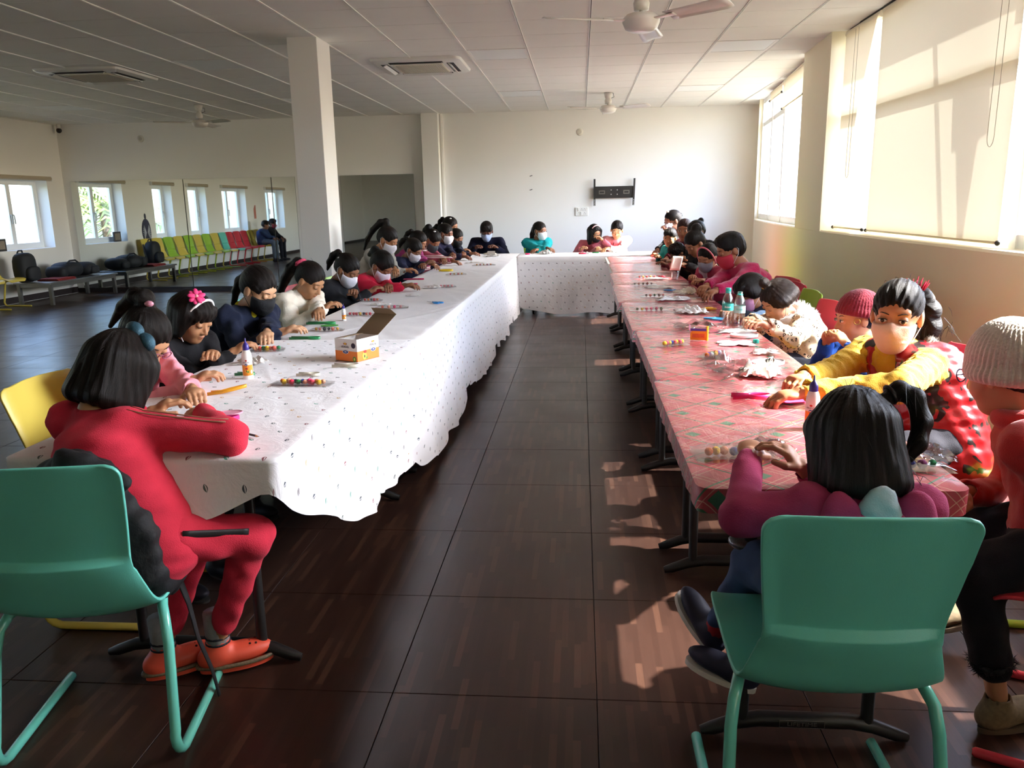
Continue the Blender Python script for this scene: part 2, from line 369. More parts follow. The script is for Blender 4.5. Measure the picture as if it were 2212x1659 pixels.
def blind(y0, y1, x, z0, label, chain=None, curl=0, z1=2.83, x2=None):
    m = (y0+y1)/2; x2 = x2 or x; ang = math.atan2(x2-x, y1-y0)
    r = empty('roller_blind', ((x+x2)/2, m, z1), -ang); tag(r, label, 'blind', 'roller blinds on the right-hand windows'); h = (y1-y0)/2
    MB().tube([(0, -h-.02, 0), (0, h+.02, 0)], .028, 14).build('blind_roll', M('blind_tube', '#e8dfc9', .6), r, smooth='auto')
    zz = z0-z1
    def f(u, v):
        a = -h+2*h*u; c = curl*(1-u)**3*math.sin(PI*min(1, v*1.02))**.7*(.3+v)
        return (-.028+.004*math.sin(7*u+3*v)-.18*c*(1-u), a+c, v*zz)
    MB().grid(f, 24, 24).build('blind_fabric', blindm, r, smooth=True)
    MB().tube([(-.028, -h, zz), (-.028, h, zz)], .008, 8).build('bottom_bar', M('blind_bar', '#d9cda9', .5), r, smooth=True)
    for s in (-1, 1): MB().ball((-.03, s*(h+.004), zz), .016, 8, 5).build('end_cap', M('end_cap_dark', '#2a2620', .4), r, smooth=True)
    if chain:
        cy, cz = chain; pts = [(-.05, cy-.02, -.02)]
        for k in range(13): a = PI*k/12; pts.append((-.055, cy-.02+.04*(1-math.cos(a))/2*2, cz-.06*math.sin(a)))
        pts.append((-.05, cy+.06, -.02)); MB().tube(pts, .0018, 5).build('pull_chain', chainm, r)
    return r
blind(7.13, 7.93, 2.40, 1.13, 'narrow cream roller blind beside the wall pier, its near edge curling away', chain=(.0, -.75-.45), curl=.32)
blind(4.86, 7.03, 2.40, 1.13, 'wide cream roller blind with shadows on it above the yellow-sleeved girl', chain=(-.95, -1.1))
blind(9.35, 10.82, 2.42, 2.50, 'half-raised cream roller blind on the window bay nearest the far wall', x2=2.545, z1=2.82)
blind(10.98, 11.95, 2.57, 2.72, 'almost fully raised cream roller blind beside the far wall', x2=2.64, z1=2.82)
blind(-4.3, -2.15, 2.55, 1.13, 'cream roller blind on the added unseen window furthest behind', x2=2.50)
blind(-2.05, .22, 2.50, 1.13, 'cream roller blind on the added unseen window behind the near pier', x2=2.44)
# outside: eaves, a sloping beam and a lamp box whose shadows fall on the blinds
conc = M('concrete', '#a49d92', .9, var=.1)
struct(MB().b2((2.55, 1.0, 2.90), (3.06, 5.0, 3.02)).build('eaves', conc), 'concrete eaves slab above the unshaded near window', 'eaves')
struct(MB().b2((3.2, 4.9, 3.19), (3.3, 9.4, 3.45)).build('roof_beam', conc), 'level roof beam outside, casting the wide shadow band on the blinds', 'beam')
struct(MB().tube([(3.3, 4.1, -3.5), (3.3, 6.07, 3.3)], .035, 8).build('roof_strut', conc), 'leaning strut outside, casting the thin shadow on the wide blind', 'beam')
lb = empty('lamp_box', (3.3, 5.44, 0)); tag(lb, 'boxy lamp on a tapering post outside, a shadow on the wide blind', 'lamp')
MB().box((0, 0, 2.71), (.06, .46, .35), R=Matrix.Rotation(-.16, 3, 'X')).build('lamp_head', M('lamp_metal', '#55524c', .5), lb)
MB().tube([(0, -.04, -3.5), (0, -.04, 1.99), (0, .0, 2.52)], [.045, .045, .14], 8).build('lamp_post', MATS['lamp_metal'], lb)
gnd = MB().b2((-60, -60, -3.7), (70, 70, -3.5)).build('ground', M('outdoor_ground', '#77725f', .95, var=.15, vscale=.4)); struct(gnd, 'pale hazy ground outside the windows', 'ground')
# trees outside the left windows
leafm = M('tree_leaf', '#7e8f4a', .7, var=.35, vscale=3); barkm = M('tree_bark', '#6b5a44', .9)
def palm(x, y, h, label, seed):
    r = empty('palm_tree', (x, y, -3.5)); tag(r, label, 'tree', 'trees outside the left windows'); g = random.Random(seed)
    MB().tube([(0, 0, 0), (.08, .05, h*.5), (0, .1, h)], [.16, .12, .1], 8).build('trunk', barkm, r)
    for k in range(16):
        a = 2*PI*k/16+g.random()*.4; L = 1.7+g.random()*.6; up = .2+g.random()*.9; m = MB()
        P = [Vector((math.cos(a)*L*t, math.sin(a)*L*t+.1, h+up*1.3*t-1.9*t*t*(.6+.4*g.random()))) for t in (0, .2, .4, .6, .8, 1)]
        sd = Vector((-math.sin(a), math.cos(a), 0))
        for i in range(5):
            for q in range(4):
                c = P[i].lerp(P[i+1], q/4)
                for sg in (-1, 1):
                    tip = c+sd*sg*(.42*(1-abs(i-2)*.13))+Vector((math.cos(a)*.18, math.sin(a)*.18, -.22)); w = (P[i+1]-P[i]).normalized()*.035
                    m.add([c-w, c+w, tip], [(0, 1, 2)])
        f = m.build('frond', leafm, r); f['kind'] = 'stuff'
for i, (x, y, h) in enumerate(((-12.6, 13.0, 5.3), (-13.4, 10.6, 5.0), (-12.8, 8.3, 5.5), (-13.2, 5.6, 5.1))):
    palm(x, y, h, 'hazy green palm tree outside the left windows, %s from the far end' % ['first', 'second', 'third', 'fourth'][i], i)
# ------------------------------------------------------------------ mirrors on the far wall
mirm = M('mirror_silver', '#dfe6e4', .015, metal=1)
for x0, x1, lab in ((-8.86, -6.83, 'tall wall mirror panel nearest the left corner'), (-6.815, -5.265, 'middle wall mirror panel reflecting the coloured chairs'), (-5.25, -4.85, 'narrow wall mirror panel left of the pillar'), (-4.05, -2.80, 'wall mirror panel between pillar and pilaster')):
    o = empty('wall_mirror', ((x0+x1)/2, YF, .08)); tag(o, lab, 'mirror', 'mirror panels on the far wall'); w = (x1-x0)/2
    MB().b2((-w, -.018, 0), (w, -.012, 1.84)).build('mirror_glass', mirm, o)
    MB().b2((-w, -.012, 0), (w, 0, 1.84)).build('backing', M('mirror_backing', '#4a4d4c', .8), o)
# ------------------------------------------------------------------ ceiling fittings
lpan = M('light_diffuser', '#eef1ef', .45)
for k, (x, y) in enumerate(LIGHTS):
    o = empty('ceiling_light', (x, y, CZ)); tag(o, 'unlit square recessed ceiling light ' + ['right of the near air conditioner', 'over the near right window bay', 'near the far right corner', 'in front of the far wall, middle', 'left of the pillar top', 'towards the far left corner', 'behind the pillar top'][k], 'light', 'recessed ceiling lights')
    f = MB()
    for a, b in (((-.29, -.29), (-.265, .29)), ((.265, -.29), (.29, .29)), ((-.265, -.29), (.265, -.265)), ((-.265, .265), (.265, .29))): f.b2((*a, -.004), (*b, .012))
    f.build('light_frame', gridm, o); MB().b2((-.268, -.268, -.001), (.268, .268, .010)).build('diffuser', lpan, o)
acw = M('ac_plastic', '#e9e8e2', .4); acd = M('ac_dark', '#1a1917', .6)
def cassette(x, y, label):
    o = empty('air_conditioner', (x, y, CZ-.001)); tag(o, label, 'air conditioner', 'ceiling cassette air conditioners'); n = .475
    m = MB(); P0 = round_poly(-n, -n, n, n, .10, 5); P1 = round_poly(-n+.012, -n+.012, n-.012, n-.012, .09, 5); P2 = round_poly(-n+.05, -n+.05, n-.05, n-.05, .06, 5); k = len(P0)
    m.add([(*p, 0) for p in P0]+[(*p, -.022) for p in P1]+[(*p, -.034) for p in P2], [(r*k+i, r*k+(i+1) % k, r*k+k+(i+1) % k, r*k+k+i) for r in (0, 1) for i in range(k)]+[tuple(range(2*k, 3*k))])
    m.build('panel', acw, o, smooth='auto')
    for a in range(4):
        R = Matrix.Rotation(a*PI/2, 3, 'Z'); c = R@Vector((0, -.345, -.0345))
        MB().box(c, (.56, .075, .004), rz=a*PI/2).build('air_slot', acd, o)
        c2 = R@Vector((0, -.335, -.041)); MB().box(c2, (.54, .045, .008), R=R@Matrix.Rotation(.5, 3, 'X')).build('louvre', acw, o)
    g = MB().b2((-.26, -.26, -.044), (.26, .26, -.034)).build('grille', M('ac_grille', '#ddd5bd', .45), o)
    for i in range(26): MB().b2((-.235+.0188*i, -.235, -.0465), (-.235+.0188*i+.007, .235, -.0438)).build('grille_slat', M('ac_slat', '#a39b86', .5), g)
cassette(*ACS[0], 'white ceiling air conditioner cassette in front of the far wall, right of the pillar')
cassette(*ACS[1], 'white ceiling air conditioner cassette left of the pillar in the dim part')
fanm = M('fan_enamel', '#d9d3cb', .3, coat=.3); fand = M('fan_dark', '#3a3733', .5)
def fan(x, y, zh, ang, label, drop=None):
    o = empty('ceiling_fan', (x, y, zh)); tag(o, label, 'fan', 'ceiling fans'); h = CZ-zh
    MB().lathe([(.02, -.065), (.07, -.062), (.10, -.045), (.115, -.01), (.115, .012), (.09, .035), (.03, .045), (.015, .05)], 24).build('motor', fanm, o, smooth=True)
    MB().tube([(0, 0, .05), (0, 0, h-.02)], .013, 10).build('down_rod', fanm, o, smooth='auto')
    MB().lathe([(.045, .06), (.05, .1), (.035, .14), (.014, .17)], 18).build('lower_canopy', fanm, o, smooth=True)
    MB().lathe([(.014, h-.1), (.045, h-.07), (.06, h-.005)], 18).build('canopy', fanm, o, smooth=True)
    MB().tube([(.03, 0, .13), (.08, .02, .15), (.07, .03, .2), (.012, .01, .21)], .004, 6).build('cable', fand, o)
    for k in range(3):
        R = Matrix.Rotation(ang+k*2*PI/3, 3, 'Z'); tilt = Matrix.Rotation(-.22, 3, 'X')
        def f(u, v):
            r = .2+.42*u; w = .06+.012*u-.02*max(0, u-.94)/.06
            p = Vector((r, 0, -.004))+tilt@Vector((0, (v-.5)*2*w, .008*math.cos((v-.5)*PI)))
            return R@p
        b = MB().grid(f, 8, 4).build('blade', fanm, o, smooth=True, solid=.004)
        MB().tube([R@Vector((.09, 0, .0)), R@Vector((.25, 0, .0))], [.022, .03], 8, flat=.25).build('blade_bracket', fanm, b)
fan(.37, 5.35, 2.485, 1.36, 'white ceiling fan nearest the camera, cut by the top of the picture')
fan(.375, 11.7, 2.66, 1.57, 'small white ceiling fan in front of the far wall')
fan(-5.45, 11.63, 2.62, 1.6, 'dim white ceiling fan left of the pillar')
# ------------------------------------------------------------------ far wall fittings
blk = M('bracket_black', '#26231f', .45)
tv = empty('tv_bracket', (.545, YF, 1.555)); tag(tv, 'black empty television wall bracket on the far wall', 'bracket')
MB().b2((-.31, -.05, -.095), (.31, -.035, .095)).build('back_plate', blk, tv, bevel=.004)
for s in (-1, 1):
    x = s*.322; R = Matrix.Rotation(.035*(s > 0), 3, 'Y')
    MB().box((x, -.06, 0), (.03, .022, .43), R=R).build('arm', blk, tv)
    for k in range(4): MB().box((x-(.0035*(s > 0)), -.073, -.125-.026*k), (.01, .003, .016), R=R).build('slot', M('slot_pale', '#c9c5bc', .5), tv)
    MB().b2((s*.2-.05, -.055, -.03), (s*.2+.05, -.049, .03)).build('plate_slot', M('slot_grey', '#77726a', .4, metal=.5), tv)
    MB().b2((s*.2-.035, -.0565, -.014), (s*.2+.035, -.055, .014)).build('plate_slot', blk, tv)
for x in (-.05, .05):
    for z in (-.035, .035): MB().ball((x, -.052, z), .009, 8, 5).build('bolt', M('bolt_steel', '#d8d6d0', .3, metal=.8), tv, smooth=True)
MB().b2((-.2, -.035, -.06), (.2, 0, .06)).build('wall_plate', blk, tv)
so = empty('switch_board', (.013, YF, 1.253)); tag(so, 'white switch and socket plate on the far wall below the bracket', 'socket')
MB().b2((-.105, -.014, -.07), (.105, 0, .07)).build('plate', M('switch_white', '#eceae3', .4), so, bevel=.004)
for i, (x, z, t) in enumerate(((-.05, .032, 0), (0, .032, 1), (.05, .032, 1), (-.05, -.032, 1), (0, -.032, 0), (.05, -.032, 1))):
    if t == 0: MB().box((x, -.017, z), (.036, .008, .05), R=Matrix.Rotation(.12, 3, 'X')).build('switch', M('switch_rocker', '#f4f2ec', .35), so, bevel=.002)
    else:
        for dx, dz in ((0, .012), (-.012, -.01), (.012, -.01)): MB().box((x+dx, -.0145, z+dz), (.007, .002, .009)).build('socket_hole', blk, so)
sp = empty('wall_speaker', (-.02, YF, 2.522)); tag(sp, 'round white speaker flush on the far wall', 'speaker')
R90 = Matrix.Rotation(PI/2, 3, 'X')
MB().lathe([(.005, .012), (.05, .014), (.055, .008), (.058, 0)], 24, R=R90).build('rim', M('speaker_white', '#dedad0', .5), sp, smooth=True); MB().lathe([(.004, .0165), (.03, .0165), (.032, .013)], 20, R=R90).build('grille', M('speaker_grey', '#c9c4b8', .6), sp)
sp2 = copy_tree(sp); sp2.location = (-7.5, YF, 2.603); tag(sp2, 'round white speaker on the dim far wall above the mirror', 'speaker')
for i, (x, z) in enumerate(((-.825, 1.844), (-.828, 1.62))):
    o = MB().tube([(-.02, 0, -.006), (.0, -.012, 0), (.022, -.004, .008)], .005, 6).build('wall_hook', blk, loc=(x, YF-.001, z)); tag(o, 'small dark screw in the far wall, %s of two' % ['upper', 'lower'][i], 'screw')
cd = empty('dome_camera', (XL+.12, YF-.1, CZ-.1)); tag(cd, 'small black dome camera in the far left ceiling corner', 'camera'); MB().ball((0, 0, 0), .045, 14, 8).build('dome', blk, cd, smooth=True); MB().tube([(0, 0, .03), (0, 0, .1)], .03, 12).build('mount', M('mount_white', '#dcdad4', .5), cd)
# ------------------------------------------------------------------ left wall: bench, bags, decor
steel = M('bench_steel', '#8d8c88', .32, metal=.85, var=.1); 
be = empty('bench', (-8.42, 12.62, 0)); tag(be, 'low steel bench along the left wall under the window', 'bench')
MB().b2((-.30, -.93, .32), (.30, .93, .35)).build('bench_top', steel, be, bevel=.004)
for sx in (-1, 1): MB().b2((sx*.27-.015, -.87, .27), (sx*.27+.015, .87, .32)).build('rail', steel, be)
for sy in (-1, 1): MB().b2((-.25, sy*.86-.015, .27), (.25, sy*.86+.015, .32)).build('rail', steel, be)
for sx in (-1, 1):
    for sy in (-1, 1): MB().b2((sx*.255-.025, sy*.86-.025, 0), (sx*.255+.025, sy*.86+.025, .32)).build('leg', steel, be)
bagm = M('bag_nylon', '#17181c', .7, var=.2, bump=.3, bscale=200)
def soft(name, c, d, mat, parent=None, p=3.2, n=16, m=10, bend=None):
    """rounded box (superellipsoid)"""
    b = MB(); vs = []; sg = lambda a, q: math.copysign(abs(a)**q, a); e = 2/p
    for j in range(m+1):
        t = -PI/2+PI*j/m
        for i in range(n):
            f = 2*PI*i/n; v = Vector((c[0]+d[0]/2*sg(math.cos(t), e)*sg(math.cos(f), e), c[1]+d[1]/2*sg(math.cos(t), e)*sg(math.sin(f), e), c[2]+d[2]/2*sg(math.sin(t), e)))
            vs.append(bend(v) if bend else v)
    b.add(vs, [(j*n+i, j*n+(i+1) % n, (j+1)*n+(i+1) % n, (j+1)*n+i) for j in range(m) for i in range(n)])
    return b.build(name, mat, parent, smooth=True)
bp = empty('backpack', (-8.55, 11.78, .35)); tag(bp, 'black backpack standing on the near end of the bench', 'bag')
soft('body', (0, 0, .23), (.24, .36, .46), bagm, bp); soft('front_pocket', (.13, 0, .14), (.1, .28, .22), bagm, bp)
MB().tube([(-.05, -.06, .45), (-.04, -.04, .49), (-.04, .04, .49), (-.05, .06, .45)], .012, 8).build('carry_loop', bagm, bp, smooth=True)
MB().tube([(-.1, .15, .4), (-.05, .22, .25), (-.02, .2, .08)], .014, 8).build('strap', bagm, bp, smooth=True)
bg = empty('duffel_bag', (-8.52, 12.75, .35)); tag(bg, 'slumped black duffel bag in the middle of the bench', 'bag')
soft('body', (0, 0, .125), (.42, .5, .25), bagm, bg, 2.8); soft('end_pocket', (.02, -.3, .1), (.34, .2, .2), bagm, bg); MB().tube([(.1, -.15, .22), (.1, -.05, .27), (.1, .1, .27), (.1, .2, .21)], .014, 8).build('handle', bagm, bg, smooth=True)
bg2 = empty('duffel_bag', (-8.5, 13.18, .35)); tag(bg2, 'black bag leaning at the mirror end of the bench', 'bag'); soft('body', (0, 0, .11), (.4, .34, .22), bagm, bg2, 2.6); soft('side_pocket', (.17, .02, .09), (.12, .22, .14), bagm, bg2)
mt = empty('folded_mat', (-8.38, 12.22, .351)); tag(mt, 'folded red patterned mat lying on the bench', 'mat')
matm = M('mat_red', '#8e2b28', .85, var=.5, vscale=40)
for k in range(3): MB().b2((-.16+.012*k, -.22-.01*k, .012*k), (.2-.01*k, .24, .012*k+.01)).build('fold', matm, mt, bevel=.004)
wd = empty('wall_ornament', (XL, 11.12, .98)); tag(wd, 'dark spoked oval wall ornament seen in the mirror beside the bench', 'ornament')
m = MB(); m.add([(.0, .17*math.cos(a), .26*math.sin(a)) for a in np.linspace(0, 2*PI, 33)[:-1]]+[(.012, .17*math.cos(a), .26*math.sin(a)) for a in np.linspace(0, 2*PI, 33)[:-1]], [tuple(range(31, -1, -1)), tuple(range(32, 64))]+[(i, (i+1) % 32, 32+(i+1) % 32, 32+i) for i in range(32)]); m.build('oval_plate', M('ornament_dark', '#33354a', .6), wd)
for s in (-1, 1):
    for k in range(9):
        a = -.9+.24*k; MB().tube([(.014, s*.03, -.02), (.014, s*(.03+.115*math.cos(a)), -.02+.17*math.sin(a))], .007, 6).build('spoke', M('ornament_pale', '#c9cbd2', .6), wd)
MB().ball((.006, 0, .31), (.012, .035, .06), 10, 6).build('finial', M('ornament_dark'), wd, smooth=True)
pf = empty('photo_frame', (XL-.1, 12.05, .82)); tag(pf, 'small dark picture frame standing on the window sill, seen in the mirror', 'frame')
MB().b2((-.012, -.12, 0), (.012, .12, .19)).build('frame', M('frame_dark', '#2a2523', .5), pf); MB().b2((.012, -.09, .03), (.014, .09, .16)).build('picture', M('picture_brown', '#8a7d6a', .6, var=.5, vscale=30), pf)
ph = empty('wall_sticker', (XL, 5.35, 1.25)); tag(ph, 'pink hand-like cut-out stuck on the left wall above the boys', 'ornament')
m = MB(); m.b2((0, -.07, -.12), (.006, .07, .08)); m.build('palm', M('sticker_pink', '#c47a6c', .8), ph)
for k in range(4): MB().b2((0, -.07+.037*k, .08), (.006, -.042+.037*k, .2+.05*math.sin(1+k))).build('finger', MATS['sticker_pink'], ph)
# ------------------------------------------------------------------ folding tables
tabm = M('table_plastic', '#d9d6cd', .55); legm = M('table_leg_black', '#1d1c1c', .42, var=.1)
def text_mesh(txt, size, ext=.0003):
    c = bpy.data.curves.new('lettering', 'FONT'); c.body = txt; c.size = size; c.extrude = ext; c.align_x = 'CENTER'; c.align_y = 'CENTER'
    o = bpy.data.objects.new('lettering', c); COL.objects.link(o); bpy.context.view_layer.update()
    me = bpy.data.meshes.new_from_object(o.evaluated_get(bpy.context.evaluated_depsgraph_get())); bpy.data.objects.remove(o); bpy.data.curves.remove(c)
    return me
def letter(txt, size, mat, parent, loc, rot, sx=1):
    o = link('lettering', text_mesh(txt, size), mat, parent); o.location = loc; o.rotation_euler = rot; o.scale = (sx, 1, 1); return o
def table(x0, x1, y0, y1, label, logo=False, end='y', inset=.2):
    cx, cy = (x0+x1)/2, (y0+y1)/2; w, l = x1-x0, y1-y0
    o = empty('folding_table', (cx, cy, 0)); tag(o, label, 'table', 'folding tables')
    MB().prism(round_poly(-w/2+.006, -l/2+.006, w/2-.006, l/2-.006, .05), .69, .735).build('table_top', tabm, o)
    rot = end == 'x'; W, L = (l, w) if rot else (w, l)
    T = (lambda x, y, z: (y, x, z)) if rot else (lambda x, y, z: (x, y, z))
    hw = W*.40
    for s in (-1, 1):
        yy = s*(L/2-inset)
        for sx in (-1, 1): MB().tube([T(sx*W*.27, yy, .05), T(sx*W*.27, yy, .70)], .0165, 12).build('post', legm, o, smooth='auto')
        pts = [T(-hw-.03, yy, .014), T(-hw, yy, .022), T(-hw+.06, yy, .045), T(-W*.2, yy, .056), T(W*.2, yy, .056), T(hw-.06, yy, .045), T(hw, yy, .022), T(hw+.03, yy, .014)]
        ft = MB().tube(pts, [.012, .018, .02, .021, .021, .02, .018, .012], 10).build('foot', legm, o, smooth='auto')
        MB().tube([T(-W*.27, yy, .62), T(W*.27, yy, .62)], .011, 8).build('cross_bar', legm, o)
        if logo and s < 0:
            e = M('logo_grey', '#6f6a66', .5); letter('LIFETIME', .016, e, ft, (-.01, yy-.0225, .056), (PI/2, 0, 0), 1.25)
            for a, b in (((-.068, .0455), (.048, .0465)), ((-.068, .0665), (.048, .0675)), ((-.068, .0455), (-.067, .0675)), ((.047, .0455), (.048, .0675))): MB().b2((a[0], yy-.0232, a[1]), (b[0], yy-.0215, b[1])).build('logo_border', e, ft)
    MB().tube([T(0, -L/2+inset+.02, .6), T(0, -.1, .67)], .009, 8).build('brace', legm, o); MB().tube([T(0, L/2-inset-.02, .6), T(0, .1, .67)], .009, 8).build('brace', legm, o)
    return o
RX = (.28, .895); RT = [(1.83, 2.995), (3.01, 4.20), (4.215, 5.41), (5.42, 6.575), (6.585, 7.71), (7.72, 8.88), (8.89, 10.05)]
ordn = ['nearest', 'second', 'third', 'fourth', 'fifth', 'sixth', 'seventh']
for k, (a, b) in enumerate(RT): table(RX[0]+.01, RX[1]-.01, a, b, 'folding table under the red plaid cover, %s in the right-hand row' % ordn[k], logo=k == 0, inset=.1)
LX = (-1.57, -.83); LT = [(2.02, 3.83), (3.84, 5.65), (5.66, 7.47), (7.48, 9.29), (9.30, 11.0)]
for k, (a, b) in enumerate(LT): table(LX[0]+.01, LX[1]-.01, a, b, 'folding table under white cloth, %s in the left-hand row' % ordn[k])
table(-.81, .96, 10.24, 10.98, 'folding table under white cloth standing across the far end', end='x')
# red plaid covers wrapped in clear film
def plaid_material():
    m, t = new_mat('plaid_film'); b = t.b; tc = t.n('TexCoord'); s = t.n('SeparateXYZ'); t.l(tc.outputs['Object'], s.inputs[0])
    q = t.math('ADD', s.outputs[1], s.outputs[2]); fac = []
    def lines(v, per, w, off=0):
        fr = t.math('FRACT', t.math('ADD', t.math('DIVIDE', v, per), off)); return t.math('LESS_THAN', t.math('ABSOLUTE', t.math('SUBTRACT', fr, .5)), w/per/2)
    u1 = t.math('ADD', s.outputs[0], q); u2 = t.math('SUBTRACT', s.outputs[0], q)
    wh = t.math('MAXIMUM', t.math('MAXIMUM', lines(u1, .12, .003), lines(u1, .12, .003, .2)), t.math('MAXIMUM', lines(u2, .12, .003), lines(u2, .12, .003, .2)))
    gr = t.math('MULTIPLY', lines(u1, .24, .05, .1), lines(u2, .24, .05, .1)); g2 = t.math('MAXIMUM', lines(u1, .24, .008, .35), lines(u2, .24, .008, .35))
    c = t.mix(t.math('MULTIPLY', wh, .6), lin('#b84450'), lin('#dfc6a8')); c = t.mix(t.math('MAXIMUM', gr, g2), c, lin('#2f6b4c'))
    t.l(c, b.inputs['Base Color']); b.inputs['Roughness'].default_value = .55; b.inputs['Coat Weight'].default_value = 1; b.inputs['Coat Roughness'].default_value = .18; b.inputs['Coat IOR'].default_value = 1.8
    mp = t.n('Mapping'); mp.inputs['Scale'].default_value = (14, 5, 8); mp.inputs['Rotation'].default_value = (0, 0, .5); t.l(tc.outputs['Object'], mp.inputs[0])
    n1 = t.n('TexNoise', i_Scale=1.0, i_Detail=5.0, i_Roughness=.6, i_Distortion=1.2); t.l(mp.outputs[0], n1.inputs['Vector'])
    n2 = t.n('TexVoronoi', i_Scale=9.0, feature='DISTANCE_TO_EDGE'); t.l(tc.outputs['Object'], n2.inputs['Vector'])
    bp = t.n('Bump', i_Strength=.55, i_Distance=.012); t.l(t.math('ADD', n1.outputs[0], t.math('MULTIPLY', t.math('MINIMUM', n2.outputs[0], .12), 1.5)), bp.inputs['Height']); t.l(bp.outputs[0], b.inputs['Coat Normal'])
    return m
plaid = plaid_material()
def skirted(name, x0, y0, x1, y1, zt, drop, mat, fold=.004, r=.03, nv=4, seed=0, per=.09, wr=.0015):
    """cover: wrinkled top plus a skirt following the rounded edge"""
    g = random.Random(seed); m = MB(); cx, cy = (x0+x1)/2, (y0+y1)/2
    P = []
    C = round_poly(x0-cx, y0-cy, x1-cx, y1-cy, r, 3)
    for a, b in zip(C, C[1:]+C[:1]):
        d = math.hypot(b[0]-a[0], b[1]-a[1]); k = max(1, int(d/.03)); P += [(a[0]+(b[0]-a[0])*i/k, a[1]+(b[1]-a[1])*i/k) for i in range(k)]
    n = len(P); p1, p2, p3 = g.random()*9, g.random()*9, g.random()*9; rings = []; sacc = 0
    N = []
    for i in range(n):
        a, b = P[i-1], P[(i+1) % n]; d = Vector((b[1]-a[1], a[0]-b[0])).normalized(); N.append(d)
    for v in range(-3, nv+1):
        sacc = 0; ring = []
        for i in range(n):
            if i: sacc += math.hypot(P[i][0]-P[i-1][0], P[i][1]-P[i-1][1])
            D = drop(P[i][0]+cx, P[i][1]+cy) if callable(drop) else drop
            if v < 0:
                sc = {-3: .0, -2: .6, -1: .985}[v]; ring.append((P[i][0]*sc, P[i][1]*sc, zt+wr*math.sin(p1+P[i][0]*sc*17+P[i][1]*sc*7)*(sc < .9)))
            else:
                t = v/nv; off = .004+fold*t*(math.sin(2*PI*sacc/per+p1)+.6*math.sin(2*PI*sacc/(per*.47)+p2)+.5*math.sin(2*PI*sacc/(per*2.3)+p3))*(.4+min(1, D/.3)*.6)
                ring.append((P[i][0]+N[i].x*off, P[i][1]+N[i].y*off, zt-.003-D*t))
        rings.append(ring)
    m.add([p for q in rings for p in q], [(j*n+i, j*n+(i+1) % n, (j+1)*n+(i+1) % n, (j+1)*n+i) for j in range(len(rings)-1) for i in range(n)])
    o = m.build(name, mat, smooth='auto', loc=(cx, cy, 0)); return o
for k, (a, b) in enumerate(RT):
    o = skirted('table_cover', RX[0]-.002+(.0, .012, -.004, -.02, .0, .03, .05)[k], a-.004, RX[1]+.002, b+.002, .741, .062, plaid, seed=k, fold=.003)
    tag(o, 'red plaid table cover wrapped in clear film, %s table of the right-hand row' % ordn[k], 'tablecloth', 'red plaid table covers')
# white printed cloths
def leaf_cloth(name, scale, tint):
    m, t = new_mat(name); b = t.b; uv = t.n('UVMap'); s = t.n('SeparateXYZ'); t.l(uv.outputs[0], s.inputs[0])
    per = .085*scale; row = t.math('FLOOR', t.math('DIVIDE', s.outputs[1], per)); sh = t.math('MULTIPLY', t.math('MODULO', t.math('ABSOLUTE', row), 2.0), .5)
    cx = t.math('ADD', t.math('DIVIDE', s.outputs[0], per*1.25), sh); col = t.math('FLOOR', cx)
    fx = t.math('MULTIPLY', t.math('SUBTRACT', t.math('FRACT', cx), .5), per*1.25); fy = t.math('MULTIPLY', t.math('SUBTRACT', t.math('FRACT', t.math('DIVIDE', s.outputs[1], per)), .5), per)
    cb = t.n('CombineXYZ'); t.l(col, cb.inputs[0]); t.l(row, cb.inputs[1]); wn = t.n('TexWhiteNoise', noise_dimensions='2D'); t.l(cb.outputs[0], wn.inputs['Vector'])
    a = t.math('MULTIPLY_ADD', wn.outputs[0], 1.2, -.1); ca, sa = t.math('COSINE', a), t.math('SINE', a)
    lx = t.math('ADD', t.math('MULTIPLY', fx, ca), t.math('MULTIPLY', fy, sa)); ly = t.math('SUBTRACT', t.math('MULTIPLY', fy, ca), t.math('MULTIPLY', fx, sa))
    L = .0125*scale; Wd = .0065*scale; yy = t.math('DIVIDE', ly, L)
    hw = t.math('MULTIPLY', t.math('SUBTRACT', 1.0, t.math('MULTIPLY', yy, yy)), Wd)
    ins = t.math('LESS_THAN', t.math('ABSOLUTE', lx), hw); core = t.math('LESS_THAN', t.math('ABSOLUTE', t.math('SUBTRACT', lx, t.math('MULTIPLY', hw, .25))), t.math('MULTIPLY', hw, .28))
    leaf = t.math('MULTIPLY', ins, t.math('SUBTRACT', 1.0, t.math('MULTIPLY', core, .8)))
    rp = t.n('ValToRGB'); rp.color_ramp.interpolation = 'CONSTANT'; e = rp.color_ramp.elements; cols = ['#3f4a52', '#8a4a50', '#5a6b68', '#c9a46c', '#3f8f78', '#4a3f45']
    e[0].color = (*lin(cols[0]), 1); e[1].position = 1/6; e[1].color = (*lin(cols[1]), 1)
    for i in range(2, 6): q = e.new(i/6); q.color = (*lin(cols[i]), 1)
    t.l(wn.outputs[0], rp.inputs[0]); t.l(t.mix(leaf, lin(tint), rp.outputs[0]), b.inputs['Base Color'])
    b.inputs['Roughness'].default_value = .75; b.inputs['Specular IOR Level'].default_value = .25; b.inputs['Sheen Weight'].default_value = .15
    n1 = t.n('TexNoise', i_Scale=9.0, i_Detail=6.0, i_Roughness=.6, i_Distortion=1.0); t.l(uv.outputs[0], n1.inputs['Vector'])
    bp = t.n('Bump', i_Strength=.5, i_Distance=.012); t.l(n1.outputs[0], bp.inputs['Height']); t.l(bp.outputs[0], b.inputs['Normal'])
    return m
leafA = leaf_cloth('cloth_leaf_large', 1.0, '#f2f0f1'); leafB = leaf_cloth('cloth_leaf_small', .95, '#efedee')
clothp = M('cloth_plain', '#edebea', .75, spec=.25, var=.04, vscale=12, bump=.6, bscale=14)
